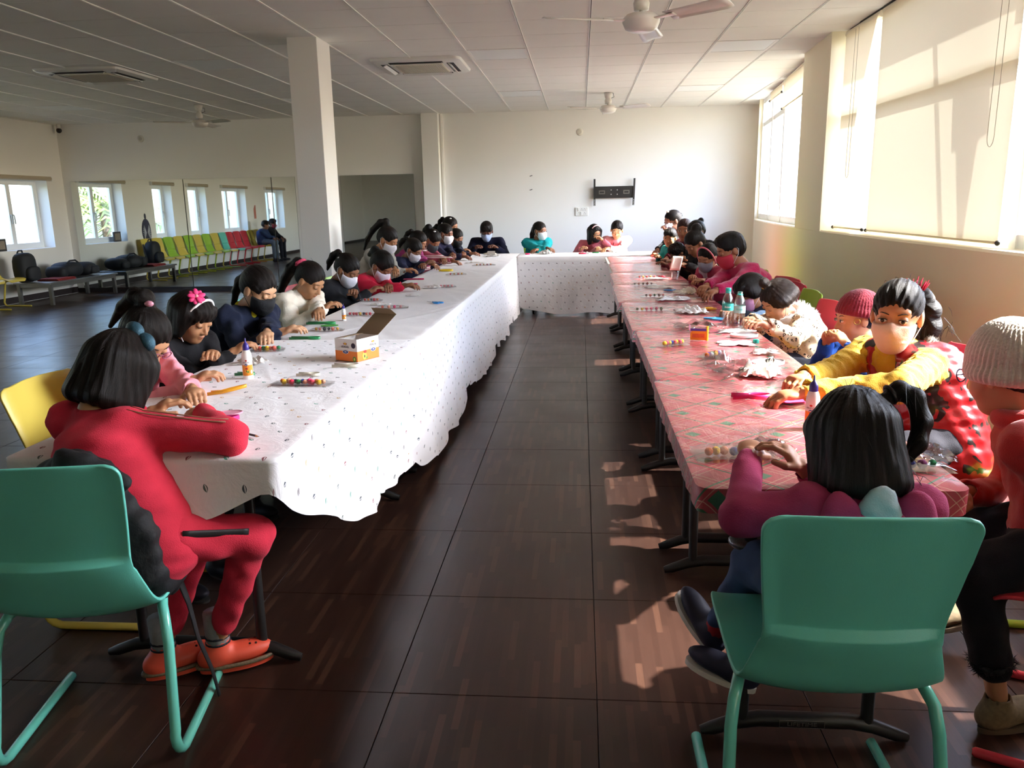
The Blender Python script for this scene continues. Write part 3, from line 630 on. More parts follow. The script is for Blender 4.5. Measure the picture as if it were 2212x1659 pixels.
def cloth(x0, y0, x1, y1, zt, aisle, near, outer, far, label, mat, seed, per=.42, fold=.018, r=.025, plain=False):
    """tablecloth with its own drop on each side; uv = flattened cloth"""
    g = random.Random(seed); cx, cy = (x0+x1)/2, (y0+y1)/2
    C = round_poly(x0, y0, x1, y1, r, 3); P = []
    for a, b in zip(C, C[1:]+C[:1]):
        d = math.hypot(b[0]-a[0], b[1]-a[1]); k = max(1, int(d/.022)); P += [(a[0]+(b[0]-a[0])*i/k, a[1]+(b[1]-a[1])*i/k) for i in range(k)]
    n = len(P); N = []; Ds = []
    for i in range(n):
        a, b = P[i-1], P[(i+1) % n]; d = Vector((b[1]-a[1], a[0]-b[0])).normalized(); N.append(d)
        v = d.x > .5 and aisle(P[i][1]) or d.x < -.5 and outer or d.y < -.5 and near(P[i][0]) or far; Ds.append(v)
    Ds = np.array(Ds); 
    for _ in range(2): Ds = (np.roll(Ds, 1)+Ds+np.roll(Ds, -1))/3
    ph = [g.random()*9 for _ in range(4)]; V = []; UV = []; nv = 12; sc = [.0, .35, .7, .92, .99]
    zj = lambda x, y: .0016*math.sin(ph[0]+9*x+23*y)+.0012*math.sin(ph[1]+31*x-17*y)
    for f in sc:
        for p in P:
            x, y = cx+(p[0]-cx)*f, cy+(p[1]-cy)*f
            V.append((x-cx, y-cy, zt+zj(x, y)*(f < .98))); UV.append((x, y))
    s = 0; acc = []
    for i in range(n): acc.append(s); s += math.hypot(P[(i+1) % n][0]-P[i][0], P[(i+1) % n][1]-P[i][1])
    for v in range(nv+1):
        t = v/nv
        for i in range(n):
            D = Ds[i]; a = acc[i]; amp = fold*t**1.2*min(1, D/.35)
            w = math.sin(2*PI*a/per+ph[0]+1.3*math.sin(2.3*a))+.45*math.sin(2*PI*a/(per*.37)+ph[1]+1.7*math.sin(4.1*a))*(.5+.5*math.sin(1.9*a+ph[3]))+.6*math.sin(2*PI*a/(per*2.6)+ph[2])
            off = .006+amp*(w+1.1)+.02*t*min(1, D/.3); hem = .014*math.sin(2*PI*a/.57+ph[3]+1.1*math.sin(3*a))*t*min(1, D/.2)
            V.append((P[i][0]-cx+N[i].x*off, P[i][1]-cy+N[i].y*off, max(.015, zt-.004-D*t+hem))); UV.append((P[i][0]+N[i].x*D*t, P[i][1]+N[i].y*D*t))
    rows = len(sc)+nv+1
    F = [(j*n+i, j*n+(i+1) % n, (j+1)*n+(i+1) % n, (j+1)*n+i) for j in range(rows-1) for i in range(n)]
    me = raw_mesh('tablecloth', V, F); u = me.uv_layers.new(name='UVMap'); li = np.empty(len(me.loops), np.int32); me.loops.foreach_get('vertex_index', li)
    u.data.foreach_set('uv', np.array(UV, np.float32)[li].ravel())
    o = link('tablecloth', me, [mat, clothp] if plain else mat); o.location = (cx, cy, 0); tag(o, label, 'tablecloth', 'white printed tablecloths')
    if plain: mi = np.zeros(len(F), np.int32); mi[:n*(len(sc)+1)] = 1; me.polygons.foreach_set('material_index', mi)
    return o
ip = lambda xs, ys: (lambda v: float(np.interp(v, xs, ys)))
cloth(-1.585, 1.985, -.812, 3.92, .748, ip([1.95, 2.1, 2.28, 2.5, 2.75, 2.85, 3.1, 3.25, 3.43, 3.6, 3.8, 3.92], [.09, .2, .29, .37, .46, .41, .48, .47, .45, .37, .35, .10]), ip([-1.6, -1.25, -1.03, -.85, -.8], [.12, .11, .17, .08, .07]), .22, .004, 'white cloth printed with little leaves over the nearest left table, wavy low hem', leafA, 3, fold=.016)
cloth(-1.575, 3.3, -.82, 5.52, .7445, ip([3.2, 3.5, 3.78, 4.15, 4.97, 5.33, 5.5], [.45, .52, .6, .68, .70, .60, .56]), lambda x: .004, .3, .004, 'white small-print cloth over the second left table, hem near the floor', leafB, 5, fold=.011, plain=True)
cloth(-1.575, 5.47, -.82, 7.4, .7425, ip([5.4, 6.06, 7.0, 7.2, 7.4], [.57, .67, .71, .65, .62]), lambda x: .004, .3, .004, 'white small-print cloth in the middle of the left-hand row', leafB, 8, fold=.014, plain=True)
cloth(-1.575, 7.35, -.82, 9.2, .7405, ip([7.3, 8.6, 8.9, 9.2], [.64, .72, .65, .66]), lambda x: .004, .3, .004, 'bright white small-print cloth towards the far end of the left row', leafB, 11, fold=.012, plain=True)
cloth(-1.575, 9.15, -.82, 11.02, .739, ip([9, 10.2, 11], [.66, .72, .7]), lambda x: .004, .3, .25, 'white small-print cloth at the far end of the left-hand row', leafB, 12, fold=.01, plain=True)
cloth(-.815, 10.215, .97, 11.0, .743, lambda y: .3, ip([-.8, -.6, -.3, .3, .9], [.64, .69, .715, .715, .7]), .01, .25, 'white dotted cloth hanging to the floor on the far cross table', leafB, 15, fold=.006, per=.6, plain=True)
# ------------------------------------------------------------------ chairs
CHC = {'teal': '#6cccb9', 'red': '#c93a44', 'yellow': '#d9c255', 'green': '#9cc53d'}
_pv = [(-.330, .842), (-.312, .78), (-.292, .70), (-.272, .62), (-.262, .575), (-.252, .53), (-.238, .485), (-.216, .428), (-.172, .392), (-.11, .384), (-.04, .405), (.04, .430), (.11, .437), (.165, .435), (.195, .422), (.207, .402)]
_hw = [.200, .195, .187, .176, .170, .175, .187, .200, .207, .206, .21, .213, .212, .206, .196, .18]
_rs = [.0, .0, .0, .0, .0, .004, .012, .022, .03, .032, .026, .016, .008, .004, .0, -.006]     # side edges above the centre (dished seat)
_fw = [.030, .030, .030, .030, .028, .026, .022, .012, .0, 0, 0, 0, 0, 0, 0, 0]                # side edges ahead of the centre (curved back)
def shell_mesh():
    n = 20; vs = []; fs = []; m = len(_pv)
    tt = np.concatenate([np.linspace(0, .9, 10), np.linspace(1.0, m-1, 36)]); I = lambda a: np.interp(tt, range(m), a)
    y, z, hw, rs, fw_ = I([p[0] for p in _pv]), I([p[1] for p in _pv]), I(_hw), I(_rs), I(_fw)
    for k in range(2):
        for a in (y, z, hw, rs, fw_): a[1:-1] = (a[:-2]+2*a[1:-1]+a[2:])/4
    crease = z > .572
    for j in range(46):
        for i in range(n+1):
            u = -1+2*i/n; e = abs(u)**2.2; w = hw[j]
            # rounded upper and front corners
            dt = z[0]-z[j]
            if j < 12 and dt < .035: w = w-.035+math.sqrt(max(0, .035**2-(.035-dt)**2))
            if j > 42: w -= .012*(j-42)
            lip = .010*max(0, (abs(u)-.86)/.14)
            vs.append((u*w, y[j]+fw_[j]*e-lip*(j < 20)*.6+(.010*(1-abs(u)**8) if crease[j] else -.012*max(0, 1-(.572-z[j])/.09)*(1-abs(u)**8)*(j < 24)), z[j]+rs[j]*e-.006*u*u*(j < 12)+lip*(j >= 20)*.4))
    for j in range(45):
        for i in range(n): fs.append((j*(n+1)+i, j*(n+1)+i+1, (j+1)*(n+1)+i+1, (j+1)*(n+1)+i))
    me = raw_mesh('shell', vs, np.array(fs)); return me
def bake(me, mods):
    o = bpy.data.objects.new('tmp', me); COL.objects.link(o)
    for k, kw in mods:
        md = o.modifiers.new(k, k)
        for a, b in kw.items(): setattr(md, a, b)
    bpy.context.view_layer.update(); r = bpy.data.meshes.new_from_object(o.evaluated_get(bpy.context.evaluated_depsgraph_get())); bpy.data.objects.remove(o); return r
SHELL = bake(shell_mesh(), [('SOLIDIFY', dict(thickness=.009, offset=0)), ('BEVEL', dict(width=.003, segments=2, limit_method='ANGLE'))])
for p in SHELL.polygons: p.use_smooth = True
SHELL.set_sharp_from_angle(angle=1.2)
def leg_mesh(s):
    pts = [(s*.15, .02, .405), (s*.175, -.08, .400), (s*.192, -.135, .392), (s*.205, -.165, .365), (s*.213, -.182, .31)]
    pts += [(s*.222, -.232, .09)]; c = (-.236, .0125)
    for a in (0, .25, .5, .75, 1): t = a; pts.append((s*(.222+.003*t), -.238+.052*t*t, .062*(1-t)**1.6+.0135))
    pts += [(s*.225, -.1, .0135), (s*.225, .19, .0135), (s*.225, .197, .0135)]
    return MB().tube(pts, [.0115]+[.0135]*(len(pts)-3)+[.0135, .008], 12).mesh('leg', 'auto')
LEGM = {s: leg_mesh(s) for s in (-1, 1)}
CHP = {}
def chair(x, y, ang, col, label, group='moulded chairs'):
    """ang: direction the sitter faces, degrees from +Y, counter-clockwise"""
    if col not in CHP:
        pm = M('chair_plastic_'+col, CHC[col], .38, var=.04, bump=.12, bscale=500); tm = M('chair_tube_'+col, CHC[col], .22, coat=.4)
        a, b, c = SHELL.copy(), LEGM[-1].copy(), LEGM[1].copy()
        for q, mt_ in ((a, pm), (b, tm), (c, tm)): q.materials.clear(); q.materials.append(mt_)
        CHP[col] = (a, b, c)
    o = empty('moulded_chair', (x, y, 0), math.radians(ang)); tag(o, label, 'chair', group)
    for nm, me in zip(('shell', 'leg_frame', 'leg_frame'), CHP[col]): q = bpy.data.objects.new(nm, me); COL.objects.link(q); q.parent = o
    return o
chair(.53, 1.715, 0, 'teal', 'teal chair in the right foreground under the girl in the pink hoodie')
chair(-1.305, 1.935, 10, 'teal', 'teal chair in the left foreground holding a black jacket')
wall_cols = ['yellow', 'yellow', 'green', 'yellow', 'green', 'yellow', 'green', 'yellow', 'teal', 'red', 'red', 'red', 'yellow', 'yellow']
wy = [11.38, 10.93, 10.48, 10.03, 9.58, 9.13, 8.68, 8.23, 7.78, 7.4, 6.95, 6.5, 6.05, 5.6]
nth = ['first', 'second', 'third', 'fourth', 'fifth', 'sixth', 'seventh', 'eighth', 'ninth', 'tenth', 'eleventh', 'twelfth', 'thirteenth', 'last']
for k, (c, y) in enumerate(zip(wall_cols, wy)): chair(-8.6, y, -90, c, '%s chair against the left wall, %s in the row from the bench' % (c, nth[k]), 'chairs along the left wall')
# ------------------------------------------------------------------ people: smooth implicit bodies meshed with surface nets
def v3(*a): return np.array(a, np.float32)
def _rc(P, a, b, r1, r2):
    ab = b-a; t = np.clip(((P-a)@ab)/max(float(ab@ab), 1e-9), 0, 1)
    return np.linalg.norm(P-a-t[:, None]*ab, axis=1)-(r1+(r2-r1)*t)
def _el(P, c, r, R=None):
    q = P-c
    if R is not None: q = q@R
    k0 = np.linalg.norm(q/r, axis=1); k1 = np.linalg.norm(q/(r*r), axis=1)
    return k0*(k0-1)/np.maximum(k1, 1e-6)
def _ring(P, c, n, R, r):
    q = P-c; h = q@n; d = np.sqrt(np.maximum((q*q).sum(1)-h*h, 0))-R
    return np.sqrt(d*d+h*h)-r
def smin(a, b, k): h = np.clip(.5+.5*(b-a)/k, 0, 1); return b*(1-h)+a*h-k*h*(1-h)
def smax(a, b, k): return -smin(-a, -b, k)
def field(P, prims):
    """prims: ('c',a,b,ra,rb,k) ('e',c,r,R,k) ('r',c,n,R,r,k); k<0 carves with |k|"""
    d = None
    for p in prims:
        k = p[-1]
        x = _rc(P, *p[1:5]) if p[0] == 'c' else _el(P, *p[1:4]) if p[0] == 'e' else _ring(P, *p[1:5])
        d = x if d is None else smin(d, x, k) if k > 0 else smax(d, -x, -k)
    return d
def bounds(prims, pad):
    L, U = [], []
    for p in prims:
        if p[-1] < 0: continue
        if p[0] == 'c': L += [p[1]-p[3], p[2]-p[4]]; U += [p[1]+p[3], p[2]+p[4]]
        elif p[0] == 'e': m = float(np.max(p[2])); L.append(p[1]-m); U.append(p[1]+m)
        else: L.append(p[1]-p[3]-p[4]); U.append(p[1]+p[3]+p[4])
    return np.min(L, 0)-pad, np.max(U, 0)+pad
def nets(fn, lo, hi, h):
    n = np.maximum(np.ceil((hi-lo)/h).astype(int)+1, 3); ax = [lo[i]+h*np.arange(n[i]) for i in range(3)]
    G = np.stack(np.meshgrid(*ax, indexing='ij'), -1).reshape(-1, 3).astype(np.float32)
    # coarse pass first, fine samples only near the surface
    D = np.full(len(G), 1.0, np.float32)
    st = 4; cx = [a[::st] for a in ax]; GC = np.stack(np.meshgrid(*cx, indexing='ij'), -1).reshape(-1, 3).astype(np.float32)
    dc = fn(GC).reshape([len(c) for c in cx]); near = np.abs(dc) < h*st*2.4+.012
    big = np.repeat(np.repeat(np.repeat(near, st, 0), st, 1), st, 2)[:n[0], :n[1], :n[2]]
    sgn = np.repeat(np.repeat(np.repeat(dc, st, 0), st, 1), st, 2)[:n[0], :n[1], :n[2]]
    # centre the coarse blocks
    big = big | np.roll(big, -2, 0) | np.roll(big, -2, 1) | np.roll(big, -2, 2) | np.roll(np.roll(big, -2, 0), -2, 1) | np.roll(np.roll(big, -2, 0), -2, 2) | np.roll(np.roll(big, -2, 1), -2, 2)
    D = sgn.reshape(-1).astype(np.float32).copy(); ix = np.nonzero(big.reshape(-1))[0]; D[ix] = fn(G[ix]); D = D.reshape(n)
    S_ = D < 0; C = np.zeros(n-1, np.int8)
    for dx in (0, 1):
        for dy in (0, 1):
            for dz in (0, 1): C += S_[dx:n[0]-1+dx, dy:n[1]-1+dy, dz:n[2]-1+dz]
    cells = np.argwhere((C > 0) & (C < 8)); idx = -np.ones(n-1, np.int64); idx[tuple(cells.T)] = np.arange(len(cells))
    acc = np.zeros((len(cells), 3), np.float64); cnt = np.zeros(len(cells))
    cor = [(a, b, c) for a in (0, 1) for b in (0, 1) for c in (0, 1)]
    for i in range(8):
        for j in range(i+1, 8):
            df = [abs(cor[i][k]-cor[j][k]) for k in range(3)]
            if sum(df) != 1: continue
            a, b = cells+cor[i], cells+cor[j]; da, db = D[tuple(a.T)], D[tuple(b.T)]; m = (da < 0) != (db < 0)
            t = np.where(m, da/np.where(np.abs(da-db) < 1e-9, 1e-9, da-db), 0); p = a+(b-a)*t[:, None]
            acc[m] += p[m]; cnt[m] += 1
    V = lo+h*(acc/np.maximum(cnt, 1)[:, None]); F = []
    for k in range(3):
        a = [slice(0, n[i]) for i in range(3)]; b = [slice(0, n[i]) for i in range(3)]; a[k] = slice(0, n[k]-1); b[k] = slice(1, n[k])
        s0, s1 = S_[tuple(a)], S_[tuple(b)]; E = np.argwhere(s0 != s1); u, v = (k+1) % 3, (k+2) % 3
        E = E[(E[:, u] > 0) & (E[:, v] > 0) & (E[:, u] < n[u]-1) & (E[:, v] < n[v]-1)]
        if not len(E): continue
        e = np.eye(3, dtype=int); q = [idx[tuple((E-o).T)] for o in (0*e[u], e[u], e[u]+e[v], e[v])]
        q = np.stack(q, 1); fl = s0[tuple(E.T)]; q[~fl] = q[~fl][:, ::-1]; F.append(q)
    F = np.concatenate(F); F = F[(F >= 0).all(1)]
    return V.astype(np.float32), F
def wob(P, amp, wl, seed):
    g = np.random.default_rng(seed); o = 0
    for k in range(4):
        d = g.normal(size=3); d = d/np.linalg.norm(d)*2*PI/(wl*(.7+.5*g.random())); o = o+np.sin(P@d.astype(np.float32)+g.random()*6)
    return amp*o/2.5
def implicit(prims, h, extra=None, pad=.02):
    lo, hi = bounds(prims, pad); f = (lambda P: field(P, prims)+extra(P)) if extra else (lambda P: field(P, prims))
    return nets(f, lo, hi, h)
def unit(a): return a/max(np.linalg.norm(a), 1e-9)
def bone(A, B, l1, l2, pole):
    """two-bone joint between A and B; returns joint and reachable end"""
    d = B-A; L = np.linalg.norm(d); m = (l1+l2)*.985
    if L > m: B = A+d/L*m; d = B-A; L = m
    u = d/L; a = (l1*l1-l2*l2+L*L)/(2*L); hgt = math.sqrt(max(l1*l1-a*a, 1e-6)); p = unit(pole-u*(pole@u))
    return A+u*a+p*hgt, B
def head_rot(face, yaw, pitch, roll):
    a = math.radians(face+yaw); f = v3(-math.sin(a), math.cos(a), 0); r = v3(math.cos(a), math.sin(a), 0); u = v3(0, 0, 1)
    p = math.radians(pitch); f, u = f*math.cos(p)-u*math.sin(p), u*math.cos(p)+f*math.sin(p)
    q = math.radians(roll); r, u = r*math.cos(q)+u*math.sin(q), u*math.cos(q)-r*math.sin(q)
    return np.stack([r, f, u], 1).astype(np.float32)      # columns: right, forward, up
FACE = [('e', v3(0, -.012, .034), v3(.071, .089, .079), None, .02), ('e', v3(0, .022, -.034), v3(.056, .060, .078), None, .03), ('e', v3(0, .048, -.088), v3(.024, .022, .018), None, .03),
        ('e', v3(.03, .048, -.034), v3(.027, .027, .028), None, .02), ('e', v3(-.03, .048, -.034), v3(.027, .027, .028), None, .02), ('e', v3(0, .066, .026), v3(.048, .016, .016), None, .015),
        ('e', v3(.031, .093, .002), v3(.018, .017, .0115), None, -.012), ('e', v3(-.031, .093, .002), v3(.018, .017, .0115), None, -.012),
        ('c', v3(0, .076, .006), v3(0, .096, -.033), .0055, .0095, .012), ('e', v3(.010, .086, -.037), v3(.008, .009, .007), None, .006), ('e', v3(-.010, .086, -.037), v3(.008, .009, .007), None, .006),
        ('e', v3(0, .079, -.058), v3(.019, .0085, .0045), None, .004), ('e', v3(0, .077, -.0675), v3(.016, .0085, .0055), None, .004), ('e', v3(0, .088, -.0625), v3(.02, .006, .0012), None, -.003),
        ('e', v3(.073, -.008, -.008), v3(.010, .019, .029), None, .006), ('e', v3(-.073, -.008, -.008), v3(.010, .019, .029), None, .006)]
LIDS = [('e', v3(.031, .0735, .002), v3(.0145, .012, .0125), None, .002), ('e', v3(-.031, .0735, .002), v3(.0145, .012, .0125), None, .002)]
SKIN = {}
def skin_mat(col):
    if col in SKIN: return SKIN[col]
    m, t = new_mat('skin_'+col); b = t.b; c = lin(col); at = t.n('Attribute'); at.attribute_name = 'lip'; tc = t.n('TexCoord')
    nz = t.n('TexNoise', i_Scale=14.0, i_Detail=3.0); t.l(tc.outputs['Object'], nz.inputs['Vector'])
    base = t.mix(nz.outputs[0], [x*.88 for x in c], [min(1, x*1.1) for x in c]); t.l(t.mix(at.outputs['Fac'], base, (c[0]*.78, c[1]*.48, c[2]*.50)), b.inputs['Base Color'])
    b.inputs['Roughness'].default_value = .48; b.inputs['Specular IOR Level'].default_value = .4; b.inputs['Subsurface Weight'].default_value = .12; b.inputs['Subsurface Radius'].default_value = (.012, .005, .003)
    SKIN[col] = m; return m
def hair_mat(col='#17110e'):
    k = 'hair_'+col
    if k in MATS: return MATS[k]
    m, t = new_mat(k); b = t.b; c = lin(col); at = t.n('Attribute'); at.attribute_name = 'strand'
    nz = t.n('TexNoise', i_Scale=3.0, i_Detail=5.0, i_Roughness=.75); t.l(at.outputs['Vector'], nz.inputs['Vector'])
    t.l(t.mix(nz.outputs[0], [x*.45 for x in c], [min(1, x*1.5) for x in c]), b.inputs['Base Color']); b.inputs['Roughness'].default_value = .42; b.inputs['Specular IOR Level'].default_value = .16
    bp = t.n('Bump', i_Strength=.6, i_Distance=.006); t.l(nz.outputs[0], bp.inputs['Height']); t.l(bp.outputs[0], b.inputs['Normal']); MATS[k] = m; return m
class Person:
    """seated child. seat=(x,y) under the hips, face = degrees CCW from +Y, head = centre of the head"""
    def __init__(s, label, seat, face, head, hands, look=(0, 25, 0), s_=1.0, skin='#b07c58', seat_z=.452, res=None, group=None, feet=None, knees=None, hips=None, sh_w=.142, elbow_out=1.0, elbows=None, twist=0):
        s.k = s_; k = s_; s.face = face; a = math.radians(face); s.f = v3(-math.sin(a), math.cos(a), 0); s.r = v3(math.cos(a), math.sin(a), 0); s.up = v3(0, 0, 1)
        s.head = v3(*head); s.R = head_rot(face, *look); d = res or max(1.6, np.linalg.norm(s.head-v3(0, 0, 1.4))); s.d = d
        s.hb = min(.018, max(.008, .0028*d)); s.hh = min(.0075, max(.0038, .00125*d)); s.hn = min(.0052, max(.0028, .0011*d))
        s.base = v3(seat[0], seat[1], 0); s.hip = v3(*hips) if hips is not None else v3(seat[0], seat[1], seat_z+.085*k)
        s.nb = s.head-s.R[:, 1]*.034*k-s.R[:, 2]*.092*k-s.up*.030*k-s.f*.016*k        # base of neck
        tw = math.radians(face+twist); r = v3(math.cos(tw), math.sin(tw), 0); s.sr = r
        s.sh = [s.nb-s.up*.038*k+r*q*sh_w*k for q in (-1, 1)]
        mid = (s.hip+s.nb)/2-s.f*.03*k; s.chest = s.nb*.62+s.hip*.38-s.f*.035*k; s.waist = s.nb*.25+s.hip*.75-s.f*.02*k
        s.wr, s.el = [], []
        for i, q in enumerate((-1, 1)):
            pole = r*q*.75*elbow_out-s.up*.9-s.f*.35; hd = v3(*hands[i])
            if not (elbows and elbows[i] is not None): hd = hd-s.f*.055*k+r*q*.02*k
            e, w = bone(s.sh[i], hd, .225*k, .20*k, pole)
            if elbows and elbows[i] is not None: e = v3(*elbows[i]); w = v3(*hands[i])
            s.el.append(e); s.wr.append(w)
        s.kn, s.an = [], []
        for i, q in enumerate((-1, 1)):
            H = s.hip+s.r*q*.075*k
            K = v3(*knees[i]) if knees else H+s.f*.33*k+s.r*q*.02*k-s.up*.02
            A = v3(*feet[i]) if feet else v3(K[0]-s.f[0]*.02+s.f[0]*.03, K[1]-s.f[1]*.02, .075)
            s.kn.append(K); s.an.append(A)
        s.skin = skin; s.label = label; s.parts = []; s.group = group
        s._body()
    def L(s, p): return s.head+(s.R@(np.asarray(p, np.float32)*s.k))     # head-local to world
    def put(s, name, V, F, mat, parent=None, smooth=True):
        me = raw_mesh(name, np.asarray(V, np.float32)-s.base, F, smooth); return link(name, me, mat, parent or s.o)
    def mb(s, name, m, mat, parent=None, smooth=True):
        m.v = [tuple(np.asarray(v, np.float32)-s.base) for v in m.v]; return m.build(name, mat, parent or s.o, smooth=smooth)
    def _body(s):
        k = s.k; parts = []; lip = []
        face = FACE+LIDS
        nb = s.R.T@(s.nb-s.head)/k; pr = face+[('c', v3(0, -.018, -.06), nb.astype(np.float32), .040, .043, .03), ('c', nb.astype(np.float32), (s.R.T@(s.nb-s.up*.06*k-s.head)/k).astype(np.float32), .045, .06, .02)]
        key = ('face', round(s.hh/k, 4)); s.face_prims = pr
        V, F = implicit(pr, s.hh/k, pad=.012)
        # lips: colour of the thing itself
        lp = np.clip(1-np.maximum(np.abs(V[:, 0])/.0195, np.abs(V[:, 2]+.0625)/.0105)**2, 0, 1)*(V[:, 1] > .07); lip.append(lp); parts.append((s.head+(V*k)@s.R.T, F))
        for i in (0, 1): V, F = s.hand(i); parts.append((V, F)); lip.append(np.zeros(len(V)))
        inn = [('c', s.hip, s.waist, .10*k, .09*k, .04), ('c', s.waist, s.chest, .09*k, .095*k, .04), ('c', s.chest, s.nb-s.up*.03, .095*k, .05*k, .04)]
        for i in (0, 1):
            H = s.hip+(-1, 1)[i]*s.r*.075*k
            inn += [('c', s.sh[i], s.el[i], .034*k, .028*k, .02), ('c', s.el[i], s.wr[i], .027*k, .021*k, .015), ('c', H, s.kn[i], .055*k, .042*k, .03), ('c', s.kn[i], s.an[i], .04*k, .026*k, .02)]
        V, F = implicit(inn, .022); parts.append((V, F)); lip.append(np.zeros(len(V)))
        o = 0; VV, FF = [], []
        for V, F in parts: VV.append(V); FF.append(F+o); o += len(V)
        me = raw_mesh('person', np.concatenate(VV)-s.base, np.concatenate(FF)); at = me.attributes.new('lip', 'FLOAT', 'POINT'); at.data.foreach_set('value', np.concatenate(lip).astype(np.float32))
        s.o = link('person', me, skin_mat(s.skin)); s.o.location = s.base.tolist(); tag(s.o, s.label, 'person', s.group)
    def hand(s, i, curl=None):
        k = s.k; w = s.wr[i]; d = unit(w-s.el[i]); q = (-1, 1)[i]; curl = 1.0 if curl is None else curl
        dn = unit(-s.up-d*(-s.up@d)) if abs(d[2]) < .9 else s.f; sd = np.cross(d, dn); sd = unit(sd)*1.0       # palm faces down
        # thumb towards the body midline
        mid = s.nb-w; th = sd if sd@mid > 0 else -sd
        dd = unit(d*.92+dn*.16); pr = [('c', w-d*.03*k, w+dd*.012*k, .021*k, .020*k, .012), ('e', w+dd*.045*k, v3(.036, .034, .0155)*k, np.stack([dd, th, dn], 1), .012)]
        for j, (off, ln, cf) in enumerate(((.026, .060, .85), (.009, .066, 1.0), (-.009, .062, 1.1), (-.025, .050, 1.2))):
            a = w+dd*(.072-.004*abs(j-1.2))*k+th*off*k; ang = .35*cf*curl; p = a; r = .0082*k
            for seg, fr in ((0, .45), (1, .32), (2, .25)):
                ang_ = ang+seg*.62*curl*cf; b = p+(dd*math.cos(ang_)+dn*math.sin(ang_))*ln*fr*k; pr.append(('c', p, b, r, r*.92, .0035 if seg else .006)); p = b; r *= .92
        t0 = w+dd*.022*k+th*.024*k+dn*.006*k; t1 = t0+(dd*.55+th*.55+dn*.35)*.034*k; t2 = t1+(dd*.85-th*.05+dn*.45)*.028*k
        pr += [('c', t0, t1, .0115*k, .0095*k, .008), ('c', t1, t2, .0095*k, .008*k, .003)]
        return implicit(pr, s.hn, pad=.008)
    # ---- clothing
    def top(s, mat, r=1.0, fold=.004, collar=True, cuff=None, hem=.02, sleeve=1.0, name='sweater', seed=1, puff=.003, wl=.085):
        k = s.k*r; pr = [('c', s.hip-s.up*hem, s.waist, .118*k, .108*k, .05), ('c', s.waist, s.chest, .108*k, .112*k, .05), ('c', s.chest, s.nb-s.up*.055*k, .108*k, .07*k, .05), ('c', s.sh[0], s.sh[1], .052*k, .052*k, .04)]
        sx = s.sr
        for q in (-1, 1): pr += [('c', s.hip+sx*q*.05*k-s.up*hem, s.waist+sx*q*.045*k, .10*k, .095*k, .04), ('c', s.waist+sx*q*.045*k, s.chest+sx*q*.05*k, .095*k, .09*k, .04)]
        for i in (0, 1):
            e, w = s.el[i], s.wr[i]; w2 = e+(w-e)*.93*sleeve
            pr += [('c', s.sh[i], e, .052*k+puff, .043*k+puff, .03), ('c', e, w2, .043*k+puff, .031*k+puff*.5, .02)]
            u = unit(w-e)
            if cuff is None or cuff: pr += [('r', w2-u*.006, u, .024*k, .0085*k, .006)]
            pr += [('c', w2+u*.012*k, w2+u*.09*k, .0225*k, .02*k, -.004)]
        if collar: pr += [('r', s.nb-s.up*.012*k+s.f*.004, unit(s.up*.9+s.f*.35), .046*s.k, .014*s.k, .012)]
        pr += [('c', s.nb-s.up*.03*k, s.nb+s.up*.1*k, .041*s.k, .043*s.k, -.006)]
        sd = seed*7+int(abs(s.head[1])*100); ax = s.f
        ex = lambda P: wob(P, fold, wl, sd)+wob(P, fold*.6, wl*.5, sd+3)
        V, F = implicit(pr, s.hb, ex, pad=.03); s.top_prims = pr; s.top_ex = ex
        return s.put(name, V, F, mat)
    def pants(s, mat, fold=.005, end=.93, name='trousers', r=1.0):
        k = s.k*r; pr = [('e', s.hip-s.up*.01, v3(.14, .13, .105)*k, None, .03)]
        for i in (0, 1):
            H = s.hip+(-1, 1)[i]*s.r*.075*k; e = s.kn[i]+(s.an[i]-s.kn[i])*end
            pr += [('c', H, s.kn[i], .082*k, .06*k, .03), ('c', s.kn[i], e, .057*k, .043*k, .03)]
        V, F = implicit(pr, s.hb*1.1, lambda P: wob(P, fold, .08, 11), pad=.03); s.pant_prims = pr; return s.put(name, V, F, mat)
    def shoes(s, mat, solem, dirs=None, r=1.0):
        for i in (0, 1):
            k = s.k*r; A = s.an[i]; f = v3(*dirs[i]) if dirs else s.f; f = unit(f); fl = s.up-f*(s.up@f); u = unit(fl)
            sd = np.cross(f, u); R = np.stack([f, sd, u], 1); c = A-u*.045*k
            pr = [('e', c+f*.06*k, v3(.085, .038, .028)*k, R, .02), ('e', c-f*.012*k, v3(.048, .034, .038)*k, R, .03), ('c', A-u*.02*k, A+u*.0*k, .032*k, .032*k, .02), ('c', A, A+u*.09*k, .026*k, .028*k, -.006)]
            V, F = implicit(pr, max(.005, s.hb*.7)); sh = s.put('shoe', V, F, mat)
            m = MB(); P = []
            for q in range(24):
                t = 2*PI*q/24; x = .045+.10*math.cos(t); y = (.036+.006*math.cos(t))*math.sin(t); P.append((x, y))
            vs = [c+f*x*k+sd*y*k-u*z*k for z in (.024, .04) for x, y in P]
            m.add(vs, [tuple(range(23, -1, -1)), tuple(range(24, 48))]+[(q, (q+1) % 24, 24+(q+1) % 24, 24+q) for q in range(24)]); s.mb('sole', m, solem, sh, smooth='auto')
